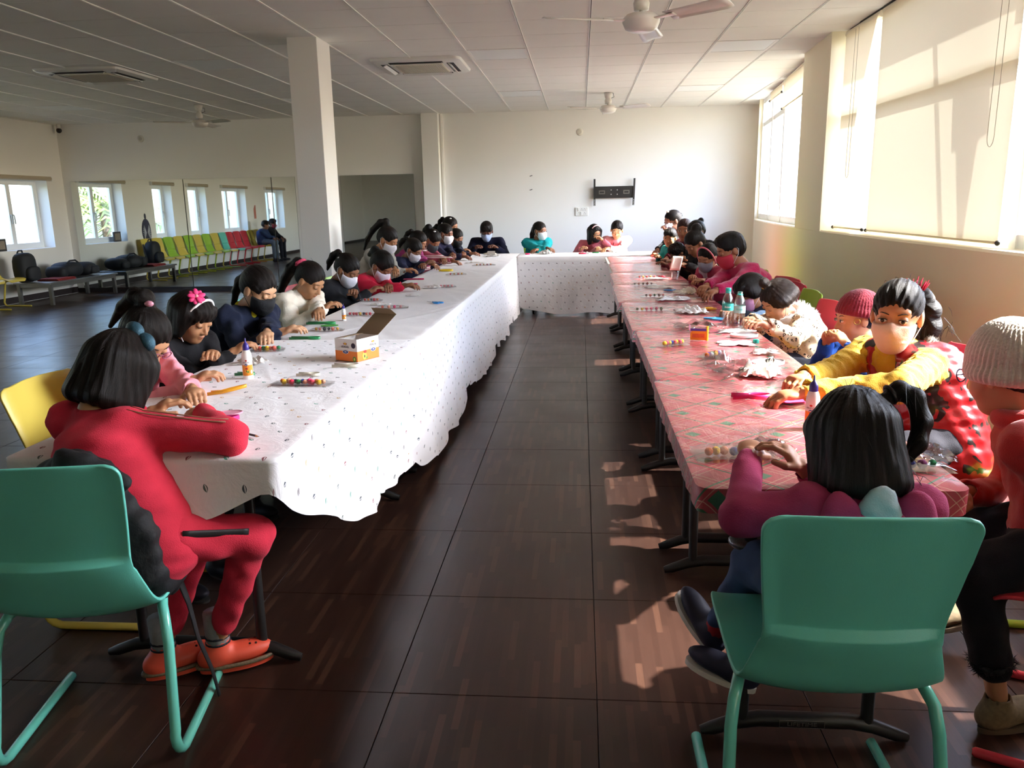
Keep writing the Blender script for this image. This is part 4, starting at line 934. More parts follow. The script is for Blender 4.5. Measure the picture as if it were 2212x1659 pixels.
    # ---- head things
    def shape(s, name, prims, mat, h=None, ex=None, tie=None, pad=.02):
        """implicit shape in head-local coordinates"""
        V, F = implicit(prims, (h or s.hh*1.1)/s.k, ex, pad); me = raw_mesh(name, s.head+(V*s.k)@s.R.T-s.base, F)
        if tie is not None:
            c = v3(0, -.012, .02); q = V-c; t = unit(v3(*tie)); u = unit(np.cross(t, v3(1, .1, .05))); w = np.cross(t, u); ph = np.arctan2(q@w, q@u); th = np.arccos(np.clip((q@t)/np.maximum(np.linalg.norm(q, axis=1), 1e-6), -1, 1))
            at = me.attributes.new('strand', 'FLOAT_VECTOR', 'POINT'); at.data.foreach_set('vector', np.stack([np.cos(ph)*9, np.sin(ph)*9, th*.9+np.linalg.norm(q, axis=1)*2], 1).astype(np.float32).ravel())
        return link(name, me, mat, s.o)
    def hair(s, style='pony', col='#17110e', tail=None, length=.0, tie=(0, -.9, .55), fringe=0, vol=1.0, bun=None, amp=.0009, face_cut=1.0, part=False):
        pr = [('e', v3(0, -.014, .037), (v3(.0775, .0955, .0845) if style == 'pony' else v3(.0795, .0975, .0865))*vol, None, .02)]
        if style in ('bob', 'long', 'loose'):
            L = length
            for x, y in ((.062, -.01), (-.062, -.01), (.055, -.05), (-.055, -.05), (0, -.075), (.035, -.075), (-.035, -.075), (.066, .02), (-.066, .02)):
                b = .012 if style == 'bob' else 0; zz = -L if y < .01 else -L*.9
                pr.append(('c', v3(x*.98, y, .03), v3(x*1.18, y*1.05-b, zz), .032*vol, .027*vol if style == 'bob' else .018, .03))
        elif style == 'short': pr += [('e', v3(0, -.03, -.01), v3(.072, .075, .06), None, .03), ('e', v3(0, .03, .085), v3(.06, .055, .03)*vol, None, .03)]
        else: pr += [('e', v3(0, -.045, -.005), v3(.064, .058, .055), None, .03)]
        if fringe:
            pr += [('e', v3(0, .055, .052), v3(.066, .036, .035), None, .02)]
            for x in (-.045, -.022, 0, .022, .045): pr.append(('c', v3(x, .06, .065), v3(x*1.15, .083-abs(x)*.35, .062-fringe), .018, .009, .012))
        fz = .062-fringe if fringe else .068
        # open the face
        cut = ('e', v3(0, .112, fz-.105*face_cut-.004), v3(.066*face_cut, .075, .105*face_cut), None, -.012); pr.append(cut)
        if style not in ('bob', 'long', 'loose'): pr += [('e', v3(.074, .022, -.038), v3(.03, .042, .045), None, -.012), ('e', v3(-.074, .022, -.038), v3(.03, .042, .045), None, -.012)]
        else: pr += [('c', v3(0, .1, -.05), v3(0, .09, -.3), .052, .06, -.01)]
        if tail:
            for (a, ra), (b, rb) in zip(tail[:-1], tail[1:]): pr.append(('c', v3(*a), v3(*b), ra, rb, .012))
        if bun: pr.append(('e', v3(*bun[0]), v3(bun[1], bun[1], bun[1]), None, .012))
        t = unit(v3(*tie)); u = unit(np.cross(t, v3(1, .1, .05))); w = np.cross(t, u)
        def ex(P):
            q = P-v3(0, -.012, .02); ph = np.arctan2(q@w, q@u); th = np.linalg.norm(q, axis=1)
            fr = np.clip((P[:, 1]-.01)*25, 0, 1)*np.clip((P[:, 2]+.03)*20, 0, 1)
            return amp*(np.sin(ph*23+3*np.sin(th*30)+1)+.7*np.sin(ph*41+2*np.sin(th*22+2)))+.0016*fr*(np.sin(P[:, 0]*310+60*P[:, 2])+.8*np.sin(P[:, 0]*190-110*P[:, 2]+1))
        s.tie = tie; return s.shape('hair', pr, hair_mat(col), ex=ex, tie=tie, pad=.03)
    def wisps(s, n=40, seed=1, length=.06, col='#17110e', region=None, r=.0007):
        """loose strands standing off the hair"""
        g = random.Random(seed); m = MB()
        for _ in range(n):
            if region: c, rad = region; p = Vector((c[0]+g.gauss(0, rad), c[1]+g.gauss(0, rad), c[2]+g.gauss(0, rad))); d = Vector((g.gauss(0, .5), g.gauss(-.2, .5), -1+g.gauss(0, .3)))
            else:
                a, b = g.uniform(0, 2*PI), g.uniform(.0, 1.9); dd = Vector((math.sin(b)*math.cos(a), math.sin(b)*math.sin(a), math.cos(b))); 
                if dd.y > .55: continue
                p = Vector((dd.x*.078, -.014+dd.y*.096, .037+dd.z*.085)); d = dd*.45+Vector((g.gauss(0, .3), -.4, g.gauss(-.6, .4)))
            L = length*g.uniform(.5, 1.1); q = p+d*L*.5; e = q+(d+Vector((0, 0, -.8)))*L*.4
            m.tube([Vector(s.L(v).tolist()) for v in (p, q, e)], [r*s.k, r*s.k, r*.3*s.k], 3, caps=False)
        if m.v: o = s.mb('loose_strands', m, M('hair_strand', col, .4)); o['kind'] = 'stuff'
    def eyes(s, open_=True, iris='#2a1710'):
        if s.d > 9.5: open_ = open_
        for q in (-1, 1):
            if open_:
                c = s.L((q*.031, .0775, .001)); m = MB(); R = Matrix([list(x) for x in s.R]); k = s.k
                m.ball(c, (.0128*k, .0112*k, .0078*k), 14, 10, R=R); e = s.mb('eye', m, M('eye_white', '#e6ddd2', .25))
                m = MB(); c2 = s.L((q*.031, .0868, .0005)); m.ball(c2, (.0062*k, .0028*k, .0064*k), 12, 8, R=R); s.mb('iris', m, M('iris_brown', iris, .15), e)
                m = MB().tube([Vector(s.L((q*(.031+x), .0875-abs(x)*.32, .0068-.0026*(x/.012)**2)).tolist()) for x in (-.014, -.009, -.003, .003, .009, .014)], .0016*k, 5); s.mb('eyelash', m, M('lash', '#120c0a', .6))
            else:
                m = MB().tube([Vector(s.L((q*(.031+x), .0858-abs(x)*.30, -.0045-.0025*(1-(x/.013)**2))).tolist()) for x in (-.013, -.008, -.003, .003, .008, .013)], .0014*s.k, 5); s.mb('eyelash', m, M('lash', '#120c0a', .6))
            m = MB().tube([Vector(s.L((q*x, y, z)).tolist()) for x, y, z in ((.013, .0835, .020), (.024, .0835, .0245), (.036, .0775, .0255), (.047, .067, .021))], [.0018*s.k, .003*s.k, .0028*s.k, .0012*s.k], 6, flat=.6); s.mb('eyebrow', m, M('brow', '#1a110d', .8))
    def mask(s, col, drop=0.0, loops=True, loopcol='#e8e8ea', mat=None, lowz=-.118, topz=-.014):
        mt_ = mat or M('mask_'+col, col, .8, var=.05, bump=.3, bscale=260)
        pr = s.face_prims[:13]
        def fn(P):
            d = field(P, pr); d = smin(d, _el(P, v3(0, .064, -.055), v3(.038, .036, .045)), .03)-.0065
            y0 = P[:, 1]-.018; top = topz-drop+.012*np.clip(1-np.abs(P[:, 0])/.03, 0, 1)-.12*np.maximum(np.abs(P[:, 0])-.035, 0)-P[:, 2]; bot = P[:, 2]-(lowz-drop)
            b = -np.minimum(np.minimum(y0, top), bot)
            return smax(d, b, .005)
        lo, hi = v3(-.08, .0, -.15-drop), v3(.08, .13, .02)
        V, F = nets(fn, lo, hi, max(.0026, s.hh*.8)/s.k); o = s.put('face_mask', s.head+(V*s.k)@s.R.T, F, mt_)
        if loops:
            for q in (-1, 1):
                m = MB().tube([Vector(s.L((q*x, y, z-drop*.6)).tolist()) for x, y, z in ((.058, .026, -.02), (.07, .005, .012), (.076, -.018, .022), (.079, -.03, .0), (.075, -.018, -.035), (.06, .02, -.075), (.056, .026, -.085))], .0016*s.k, 5); s.mb('ear_loop', m, M('loop_'+loopcol, loopcol, .7), o)
        return o
    def band(s, col, z=.0, y=.01, r=.0065, tilt=.25, width=1.4):
        pts = []
        for k in range(21): a = PI*(-.08+1.16*k/20); pts.append(Vector(s.L((.084*math.cos(a), y-.02+tilt*.1*math.sin(a), -.012+z+.128*math.sin(a))).tolist()))
        m = MB().tube(pts, r*s.k, 8, flat=None); return s.mb('headband', m, M('band_'+col, col, .5))
    def flower(s, p, col, r=.03, petals=9, mid=None, mat=None):
        m = MB(); c = Vector(p); g = random.Random(3); mt_ = mat or M('flower_'+col, col, .6)
        out = (c-Vector((0, -.014, .03))).normalized(); u = out.orthogonal().normalized(); w = out.cross(u); o = None
        for k in range(petals):
            a = 2*PI*k/petals; d = (u*math.cos(a)+w*math.sin(a)); R = Matrix((d, d.cross(out), out)).transposed(); m = MB(); q = c+d*r*.6+out*r*(.25+.2*(k % 2)); RW = Matrix([list(x) for x in s.R])@R
            m.ball(s.L(q), (r*.62*s.k, r*.36*s.k, r*.16*s.k), 8, 5, R=RW); p_ = s.mb('petal', m, mt_, o); o = o or None
        m = MB(); m.ball(s.L(c+out*r*.4), r*.28*s.k, 8, 5); s.mb('flower_centre', m, M('flower_mid_'+(mid or col), mid or col, .6))
    def glasses(s, col='#7a4a6a'):
        m = MB(); k = s.k
        for q in (-1, 1): m.tube([Vector(s.L((q*.031+.0205*math.cos(a), .098-abs(.0205*math.cos(a))*.1, .0+.0165*math.sin(a))).tolist()) for a in np.linspace(0, 2*PI, 17)[:-1]], .0019*k, 6, closed=True)
        m.tube([Vector(s.L(p).tolist()) for p in ((-.011, .098, .004), (0, .1, .006), (.011, .098, .004))], .0018*k, 6)
        for q in (-1, 1): m.tube([Vector(s.L(p).tolist()) for p in ((q*.051, .095, .003), (q*.068, .06, .005), (q*.078, -.005, .008), (q*.079, -.03, -.01))], .0018*k, 6)
        return s.mb('glasses', m, M('glasses_'+col, col, .25))
    def knit_hat(s, col, ribs=34, low=-.0, h=None, brim=True, tilt=0):
        t = unit(v3(0, -.25+tilt, 1)); u = unit(np.cross(t, v3(1, 0, 0))); w = np.cross(t, u); c = v3(0, -.02, .03)
        pr = [('e', c, v3(.092, .108, .108), None, .02)]
        if brim: pr.append(('r', c-t*(.03-low*.8)+v3(0, .0, -.004), t, .083, .019, .02))
        ex = lambda P: .0022*np.sin(np.arctan2((P-c)@w, (P-c)@u)*ribs)*np.clip(np.linalg.norm((P-c)-((P-c)@t)[:, None]*t, axis=1)/.06, 0, 1)
        def fn(P): d = field(P, pr)+ex(P); return smax(d, -((P-c)@t)-.056+low, .01)
        lo, hi = bounds(pr, .02); V, F = nets(fn, lo, hi, (h or s.hh)/s.k); return s.put('knit_hat', s.head+(V*s.k)@s.R.T, F, fabric(col, .25))
    def tube(s, name, pts, r, mat, n=8, parent=None): return s.mb(name, MB().tube([Vector([float(c) for c in p]) for p in pts], r, n), mat, parent)

    def world(s, name, prims, mat, h=None, ex=None, parent=None):
        V, F = implicit(prims, h or s.hb, ex); return s.put(name, V, F, mat, parent)
    def collar(s, mat, R=.05, r=.013, tilt=.35, dz=0, name='collar'):
        k = s.k; return s.world(name, [('r', s.nb-s.up*(.010-dz)*k+s.f*.006, unit(s.up*.9+s.f*tilt), R*k, r*k, .01)], mat, s.hb*.6)
    def vest(s, mat, quilt=.006, name='vest', arm=.0):
        k = s.k*1.16; pr = [('c', s.hip-s.up*.05, s.waist, .125*k, .118*k, .05), ('c', s.waist, s.chest, .118*k, .120*k, .05), ('c', s.chest, s.nb-s.up*.06*k, .112*k, .075*k, .05), ('c', s.sh[0]*.8+s.sh[1]*.2, s.sh[1]*.8+s.sh[0]*.2, .056*k, .056*k, .03)]
        for q in (-1, 1): pr += [('c', s.hip+s.sr*q*.055*k-s.up*.05, s.chest+s.sr*q*.055*k, .105*k, .095*k, .04)]
        for i in (0, 1): pr += [('c', s.sh[i]*.95+s.sh[1-i]*.05, s.el[i],   .046*s.k, .044*s.k, -.01)]
        pr += [('c', s.chest+s.f*.16, s.nb+s.f*.10-s.up*.02, .035*k, .055*k, -.012), ('c', s.nb-s.up*.03*k, s.nb+s.up*.12*k, .052*s.k, .055*s.k, -.01)]
        ex = lambda P: quilt*np.abs(np.sin((P[:, 2]-.5)*PI/.065))**.5*-1+quilt*.5+wob(P, .003, .05, 5)
        return s.world(name, pr, mat, s.hb*.9, ex)
    def fur(s, prims, mat, n=900, L=.02, seed=2, name='fur_trim', r=.0012):
        """soft trim: a body plus many short fibres"""
        V, F = implicit(prims, s.hb, lambda P: wob(P, .005, .03, seed)); o = s.put(name, V, F, mat); g = np.random.default_rng(seed); m = MB(); c = V.mean(0)
        nrm = np.zeros_like(V); a = np.cross(V[F[:, 1]]-V[F[:, 0]], V[F[:, 2]]-V[F[:, 0]])
        for j in range(4): np.add.at(nrm, F[:, j], a)
        nrm /= np.maximum(np.linalg.norm(nrm, axis=1), 1e-9)[:, None]; vs = []; fs = []
        for q in g.choice(len(V), min(n, len(V)*3)):
            p = V[q]; d = nrm[q]+g.normal(0, .45, 3); d = d/np.linalg.norm(d); u = np.cross(d, g.normal(size=3)); u = u/np.linalg.norm(u)*r; i = len(vs); w = np.cross(d, u)
            vs += [p+u, p-u*.5+w*.86, p-u*.5-w*.86, p+d*L*g.uniform(.6, 1.2)]; fs += [(i, i+1, i+3), (i+1, i+2, i+3), (i+2, i, i+3)]
        f = s.put('fur_fibres', np.array(vs), np.array(fs), mat, o); f['kind'] = 'stuff'; return o

    def hug(s, prims, axis, dirs, off=.0):
        """points on the surface of a garment, found by walking in from outside"""
        out = []
        for a, d in zip(axis, dirs):
            d = unit(d); t = np.linspace(.2, 0, 160, dtype=np.float32); P = a+t[:, None]*d; f = field(P.astype(np.float32), prims); i = np.argmax(f < 0); out.append(a+d*(t[i]+off))
        return out
    def stripe(s, name, prims, A, B, d, mat, r=.003, flat=3.0, n=9, off=.0015, t0=.05, t1=.98):
        ts = np.linspace(t0, t1, n); P = s.hug(prims, [A+(B-A)*t for t in ts], [d]*n, off)
        return s.mb(name, MB().tube([Vector([float(c) for c in q]) for q in P], r, 10, flat=flat), mat)
# ------------------------------------------------------------------ the children
denim = fabric('#3a4f74'); darkp = fabric('#26262e'); shoe_d = M('shoe_dark', '#23232e', .6); sole_w = M('sole_white', '#d9d5cb', .7); sole_d = M('sole_dark', '#2b2826', .7)
pony = lambda L=.14, r=.024, up=.05: [((0, -.092, up), .018), ((0, -.125, up+.012), r), ((0, -.15, up-.03), r*1.05), ((0, -.155, up-.03-L*.5), r*.9), ((0, -.145, up-.03-L), r*.35)]
def legs(p, pm=None, sm=None, so=None): p.pants(pm or darkp); p.shoes(sm or shoe_d, so or sole_d)
def clip(p, loc, col='#e8e8ee', r=.009):
    m = MB(); m.ball(p.L(loc), (r*1.6*p.k, r*p.k, r*p.k), 8, 5); p.mb('hair_clip', m, M('clip_'+col, col, .3))
def scrunchie(p, loc, col, R=.022, r=.011):
    d = unit(v3(0, -1, .35)); p.shape('scrunchie', [('r', v3(*loc), d, R, r, .01)], fabric(col), ex=lambda P: wob(P, .004, .012, 3))
def seatchair(p, col, label, back=.0, ang=None):
    f = p.f; chair(float(p.hip[0]+f[0]*(.07-back)), float(p.hip[1]+f[1]*(.07-back)), ang if ang is not None else p.face, col, label)
# --- L1: girl in the red tracksuit, foreground left
p = Person('girl in a red tracksuit with a blue bow, back turned, left foreground', (-1.22, 1.93), -18, (-1.30, 2.12, .955), [(-1.31, 2.36, .785), (-1.15, 2.27, .80)], look=(6, 30, -8), s_=.98,
           hips=(-1.17, 1.94, .545), knees=[(-1.11, 2.13, .51), (-.93, 2.06, .50)], feet=[(-1.275, 2.12, .10), (-1.115, 2.15, .105)], elbows=[None, (-.955, 2.03, .795)], skin='#b98660', sh_w=.106)
tr = fabric('#d23247')
p.top(tr, 1.03, .0035, collar=True, name='tracksuit_top', wl=.11); p.pants(tr, .004, .80, 'tracksuit_trousers', .93)
p.hair('bob', length=.085, tie=(0, -.35, 1), vol=1.06, amp=.0012); p.eyes(False); p.wisps(26, 4, .05)
st = M('stripe_gold', '#a5735a', .6); a, b = p.sh[1], p.el[1]
for dy in (-.25, .12): p.stripe('sleeve_stripe', p.top_prims, a, b, v3(.1, dy-.1, 1), st, .0022, 1.0, off=.001)
a, b = p.hip+p.r*.07, p.kn[1]; p.stripe('leg_stripe', p.pant_prims, a, b, v3(.25, -1, .55), M('stripe_black', '#1d191a', .5, var=.6, vscale=160), .0028, 3.6, 11, t0=.25, t1=1.0)
bw_ = M('bow_glitter', '#31586a', .35, metal=.35, var=.6, vscale=260, bump=.5, bscale=500)
for q, c in ((0, (.012, -.022, .128)), (1, (.056, -.012, .104))):
    m = MB(); m.ball(p.L(c), (.034*p.k, .022*p.k, .024*p.k), 14, 9, R=Matrix([list(x) for x in p.R])@Matrix.Rotation(.5, 3, 'Y')); p.mb('bow_loop', m, bw_)
croc = M('clog_orange', '#e2543c', .5); sockm = M('sock_grey', '#8b8d90', .9, var=.25, vscale=60); fd = (.86, .5, 0)
p.shoes(croc, croc, dirs=[(.75, .65, 0), fd], r=1.12)
for i in (0, 1):
    A = p.an[i]; p.tube('sock', [A+v3(0, 0, .10), A+v3(0, 0, .04), A-v3(0, 0, .02)], [.037, .036, .034], sockm, 12)
    for z in (.0, .02): p.world('sock_band', [('r', A+v3(0, 0, z), v3(0, 0, 1), .0345, .004, .01)], M('sock_navy', '#23252f', .9), .004)
    d = unit(v3(*(((.75, .65, 0), fd)[i]))); c = A-v3(0, 0, .05); pts = []
    for t in np.linspace(0, 2*PI, 25)[:-1]: x = (.045+.105*math.cos(t))*1.1; y = (.038+.006*math.cos(t))*math.sin(t)*1.1; pts.append(c+d*x+v3(-d[1], d[0], 0)*y-v3(0, 0, .022))
    m = MB().tube([Vector(q.tolist()) for q in pts], .0075, 6, closed=True); p.mb('checker_band', m, M('clog_checker', '#6a5b45', .5, var=.9, vscale=190))
    for k in range(7):
        m = MB(); q = c+d*(.09+.018*(k % 3))+v3(-d[1], d[0], 0)*(-.018+.016*(k//2 % 3))+v3(0, 0, .027-.002*(k % 3)); m.ball(q, .0042, 6, 4); p.mb('vent_hole', m, M('hole_dark', '#4a1712', .8))
# jacket on the chair
jk = empty('jacket', (-1.24, 1.80, .41)); tag(jk, 'crumpled black jacket stuffed on the teal chair in the left foreground', 'jacket')
jm = M('jacket_black', '#0e0e10', .75, var=.3, bump=.5, bscale=60); mj = [('e', v3(-.05, .04, .20), v3(.15, .055, .21), None, .04), ('e', v3(.02, .05, .14), v3(.15, .07, .15), None, .05), ('e', v3(.10, .10, .06), v3(.08, .10, .09), None, .04), ('c', v3(-.02, -.02, .39), v3(.1, .0, .34), .035, .03, .04)]
V, F = implicit(mj, .01, lambda P: wob(P, .008, .07, 4)); link('body', raw_mesh('body', V, F), jm, jk)
MB().tube([(.13, .16, .0), (.145, .17, -.08), (.15, .19, -.2), (.165, .22, -.32), (.175, .23, -.42)], [.016, .012, .010, .009, .008], 8, flat=.3).build('strap', jm, jk, smooth=True)
# --- L2: pink hoodie
p = Person('girl in a pink hoodie and glasses bent over beside the red tracksuit', (-1.76, 2.83), -112, (-1.60, 2.79, .945), [(-1.33, 2.62, .785), (-1.38, 2.77, .785)], look=(4, 42, 4), s_=.97, skin='#bd8a66')
p.top(fabric('#ec98a4'), 1.04, .007, name='hoodie'); legs(p, denim); p.hair('pony', tail=[((0, -.06, .10), .03), ((0, -.09, .125), .032), ((0, -.13, .10), .03), ((0, -.15, .02), .022), ((0, -.15, -.08), .008)], tie=(0, -.55, .85), vol=1.03); p.eyes(False); p.glasses('#8a4a66'); clip(p, (.02, -.05, .135), '#c98aa0', .012); p.wisps(40, 5, .07)
chair(-1.60, 2.60, -90, 'yellow', 'yellow chair at the left picture edge behind the girl in pink')
# --- L3: black jacket, headband with flower
p = Person('girl in a black jacket with white headband and pink flower', (-1.86, 3.42), -108, (-1.69, 3.345, .945), [(-1.52, 3.22, .785), (-1.48, 3.36, .785)], look=(0, 26, 2), s_=.95, skin='#b07e5a')
p.top(fabric('#1b1a1c'), 1.06, .006, name='jacket'); legs(p); p.hair('loose', length=.07, tie=(0, -.2, 1), fringe=.035, vol=1.02); p.eyes(False); p.band('#e9e6e6', z=.0, y=.045, r=.006); p.flower((.052, .03, .122), '#e03a78', .034, mid='#f0a0a0'); p.wisps(30, 6, .06)
p.world('cuff_stripe', [('r', p.el[1]+(p.wr[1]-p.el[1])*.72, unit(p.wr[1]-p.el[1]), .038, .004, .01)], M('cuff_white', '#d8d8da', .8), .005)
m = MB().tube([Vector(p.L(q).tolist()) for q in ((.078, -.02, .0), (.072, .01, -.06), (.055, .035, -.10))], .0022, 5); p.mb('mask_loop', m, M('loop_#e8e8ea', '#e8e8ea', .7))
# --- L4: navy jacket, black mask
p = Person('girl in a navy jacket with yellow collar and black face mask', (-1.92, 4.22), -112, (-1.70, 4.12, .985), [(-1.50, 3.76, .785), (-1.47, 3.94, .785)], look=(2, 28, 0), s_=1.04, skin='#c99a76')
p.top(fabric('#1d2336'), 1.06, .007, name='jacket'); legs(p); p.hair('pony', tail=[((0, -.10, .03), .022), ((.0, -.125, -.02), .024), ((0, -.13, -.08), .02), ((0, -.12, -.15), .015)], tie=(0, -.9, .3)); p.eyes(False); p.mask('#131316', loopcol='#131316'); p.collar(fabric('#d8cc2e'), .058, .012, .6); p.wisps(30, 7, .05)
c0 = p.nb+p.f*.06-v3(0, 0, .03); p.world('collar_flap', [('e', c0+p.r*.03, v3(.03, .014, .022), None, .01), ('e', c0-p.r*.025-v3(0, 0, .01), v3(.03, .014, .026), None, .01)], fabric('#d8cc2e'), .006)
p.stripe('zip', p.top_prims, p.nb-p.up*.06, p.waist, p.f, M('zip_grey', '#9a9a6a', .4), .003, 1); seatchair(p, 'teal', 'teal chair behind the girl with the black face mask')
# --- L5: white fleece
p = Person('girl in a cream fleece with a pink scrunchie ponytail', (-1.92, 5.02), -110, (-1.70, 4.94, .955), [(-1.47, 4.52, .785), (-1.52, 4.75, .80)], look=(2, 34, 0), s_=1.0, skin='#b5825c')
p.top(fabric('#eadfca', .3), 1.12, .009, name='fleece', puff=.006); legs(p, denim); p.hair('pony', tail=[((0, -.09, .05), .022), ((0, -.13, .045), .034), ((0, -.155, -.02), .036), ((0, -.16, -.10), .03), ((0, -.155, -.19), .022), ((0, -.15, -.24), .008)], tie=(0, -.9, .45)); p.eyes(False); scrunchie(p, (0, -.112, .055), '#d2506e', .026, .014); p.wisps(40, 8, .06); seatchair(p, 'teal', 'teal chair behind the girl in the cream fleece')
# --- the rest of the left row, quick builder
def kid(label, head, face, look, hands, top, hair, chaircol=None, chairlab=None, s=1.0, mask=None, skin='#8f6042', fuzz=0, topname='sweater', back=.22, side=0, open_=False, fold=.005, mat=None, loop='#e8e8ea', r=1.12, pants=None, seat_z=.452, hips=None, sh_w=.142):
    a = math.radians(face); f = (-math.sin(a), math.cos(a)); seat = (head[0]-f[0]*back, head[1]-f[1]*back)
    p = Person(label, seat, face, head, hands, look=look, s_=s, skin=skin, seat_z=seat_z, hips=hips, sh_w=sh_w)
    p.top(mat or fabric(top, fuzz), r, fold, name=topname); legs(p, pants)
    st, kw = hair; p.hair(st, **kw); p.eyes(open_)
    if mask: p.mask(mask, loopcol=loop)
    if chaircol: seatchair(p, chaircol, chairlab)
    return p
p = kid('girl in a black jacket and white pleated mask beside the cream fleece', (-1.70, 5.76, .955), -110, (0, 34, 0), [(-1.58, 5.62, .785), (-1.50, 5.80, .785)], '#212124', ('pony', dict(tail=pony(.12, .026), tie=(0, -.9, .4))), 'red', 'red chair under the girl in black with a white mask', mask='#e6e3ea', topname='jacket', skin='#8a5c40'); clip(p, (.05, -.07, .06)); p.collar(fabric('#b52a48'), .05, .008)
p = kid('girl in a red zip jacket and white mask writing at the table', (-1.62, 6.47, .925), -112, (0, 40, 0), [(-1.42, 6.05, .79), (-1.33, 6.22, .79)], '#cc2440', ('pony', dict(tail=[((0, -.09, .06), .03), ((0, -.12, .06), .035), ((0, -.14, .0), .02)], tie=(0, -.9, .5), vol=1.04)), 'green', 'green chair under the girl in the red zip jacket', s=1.04, mask='#e6dfe8', topname='jacket', skin='#8a5a3e'); p.collar(fabric('#5a5458'), .052, .01); p.stripe('zip', p.top_prims, p.nb-p.up*.06, p.chest-p.up*.04, p.f, M('zip_silver', '#cfcfcf', .3, metal=.7), .004, 1)
p = kid('taller girl in grey with a high ponytail behind the red zip jacket', (-1.86, 7.72, 1.085), -106, (0, 30, 0), [(-1.66, 7.35, .80), (-1.62, 7.6, .80)], '#9a958c', ('pony', dict(tail=[((0, -.05, .10), .024), ((0, -.085, .135), .03), ((0, -.13, .10), .03), ((0, -.17, .0), .026), ((0, -.18, -.10), .022), ((0, -.17, -.2), .008)], tie=(0, -.5, .85))), 'yellow', 'yellow chair under the taller girl in grey', s=1.08, mask='#e2e0e6', skin='#a8734f', back=.18)
p = kid('child in a navy sweater and white mask with clasped hands', (-1.69, 8.08, .965), -110, (4, 32, 0), [(-1.52, 7.84, .83), (-1.50, 7.92, .83)], '#20233a', ('pony', dict(tail=pony(.08), tie=(0, -.9, .4), vol=1.02)), 'red', 'red chair under the child in navy with clasped hands', s=.97, mask='#e3dde6', skin='#84563c')
p = kid('girl in a purple top half hidden behind the navy sweater', (-1.77, 8.75, 1.015), -104, (0, 30, 0), [(-1.46, 8.12, .785), (-1.42, 8.3, .785)], '#96346a', ('pony', dict(tail=pony(.1), tie=(0, -.9, .4))), 'green', 'green chair under the girl in purple', skin='#9a6848')
def stripe_mat(name, a, b, per, w, axis=2):
    m, t = new_mat(name); tc = t.n('TexCoord'); s_ = t.n('SeparateXYZ'); t.l(tc.outputs['Object'], s_.inputs[0]); fr = t.math('FRACT', t.math('DIVIDE', s_.outputs[axis], per)); t.l(t.mix(t.math('MAXIMUM', t.math('LESS_THAN', fr, w), t.math('LESS_THAN', t.math('ABSOLUTE', t.math('SUBTRACT', fr, w*2)), w*.4)), lin(a), lin(b)), t.b.inputs['Base Color']); t.b.inputs['Roughness'].default_value = .85; return m
p = kid('girl in a dusty red sweater with white stripes, mask hanging at her chin', (-1.70, 9.2, 1.01), -108, (0, 42, 0), [(-1.40, 8.75, .785), (-1.34, 8.95, .785)], '#9a4a58', ('pony', dict(tail=[((0, -.08, .07), .026), ((0, -.115, .075), .04), ((0, -.13, .03), .028), ((0, -.13, -.05), .01)], tie=(0, -.85, .55))), 'teal', 'teal chair under the girl in the striped sweater', s=1.06, mask='#3c4148', skin='#8a5a3e', mat=stripe_mat('stripe_knit', '#9c4654', '#e6d9d2', .075, .16), loop='#e6e0e0'); clip(p, (.04, -.02, .11))
p = kid('girl in a dark navy jumper and bright white mask near the far end', (-1.68, 10.02, 1.055), -110, (6, 14, 0), [(-1.45, 9.55, .79), (-1.38, 9.75, .79)], '#1f1c34', ('pony', dict(tail=pony(.14), tie=(0, -.9, .4))), 'yellow', 'yellow chair under the girl in the navy jumper', s=1.05, mask='#f0eef2', skin='#7a4c36')
p = kid('girl in a navy jumper and black mask near the far end', (-1.62, 10.5, .985), -116, (4, 26, 0), [(-1.42, 10.1, .79), (-1.35, 10.28, .79)], '#1b1d2f', ('pony', dict(tail=pony(.1), tie=(0, -.9, .4))), 'green', 'green chair under the girl with the black mask', mask='#17161a', skin='#8a5b42', loop='#17161a')
p = kid('taller older girl with a white hair clip at the far end of the left row', (-1.78, 11.05, 1.115), -104, (0, 16, 0), [(-1.6, 10.75, .80), (-1.55, 10.9, .80)], '#22222c', ('pony', dict(tail=pony(.14), tie=(0, -.9, .4))), 'red', 'red chair under the older girl at the far end', s=1.1, skin='#a06e4e', back=.16); clip(p, (.05, .0, .10))
# --- far row, facing the camera
p = kid('boy in a navy sweater with a pale blue mask at the far end', (-1.31, 11.28, 1.035), 182, (0, 24, 0), [(-1.18, 11.02, .82), (-1.42, 11.0, .82)], '#14152a', ('short', dict(tie=(0, -.2, 1), fringe=.02)), 'green', 'green chair behind the boy in the navy sweater', s=1.12, mask='#aab8d8', skin='#6a4230', loop='#aab8d8', sh_w=.155); p.world('shirt_front', [('c', p.nb+p.f*.05-v3(0, 0, .02), p.chest+p.f*.115, .03, .012, .02)], fabric('#8fa2c6'), .012)
p = kid('girl in a teal sweater and white mask with arms folded on the far table', (-.565, 11.22, 1.03), 188, (48, 6, 0), [(-.60, 10.84, .79), (-.30, 10.74, .785)], '#1f9ea0', ('pony', dict(tail=[((0, -.10, .02), .03), ((-.01, -.125, -.06), .034), ((-.01, -.125, -.18), .03), ((0, -.12, -.3), .02), ((0, -.11, -.4), .01)], tie=(0, -.9, .2))), 'green', 'green chair behind the girl in the teal sweater', s=1.05, mask='#eef0f2', skin='#8f5e42', open_=True)
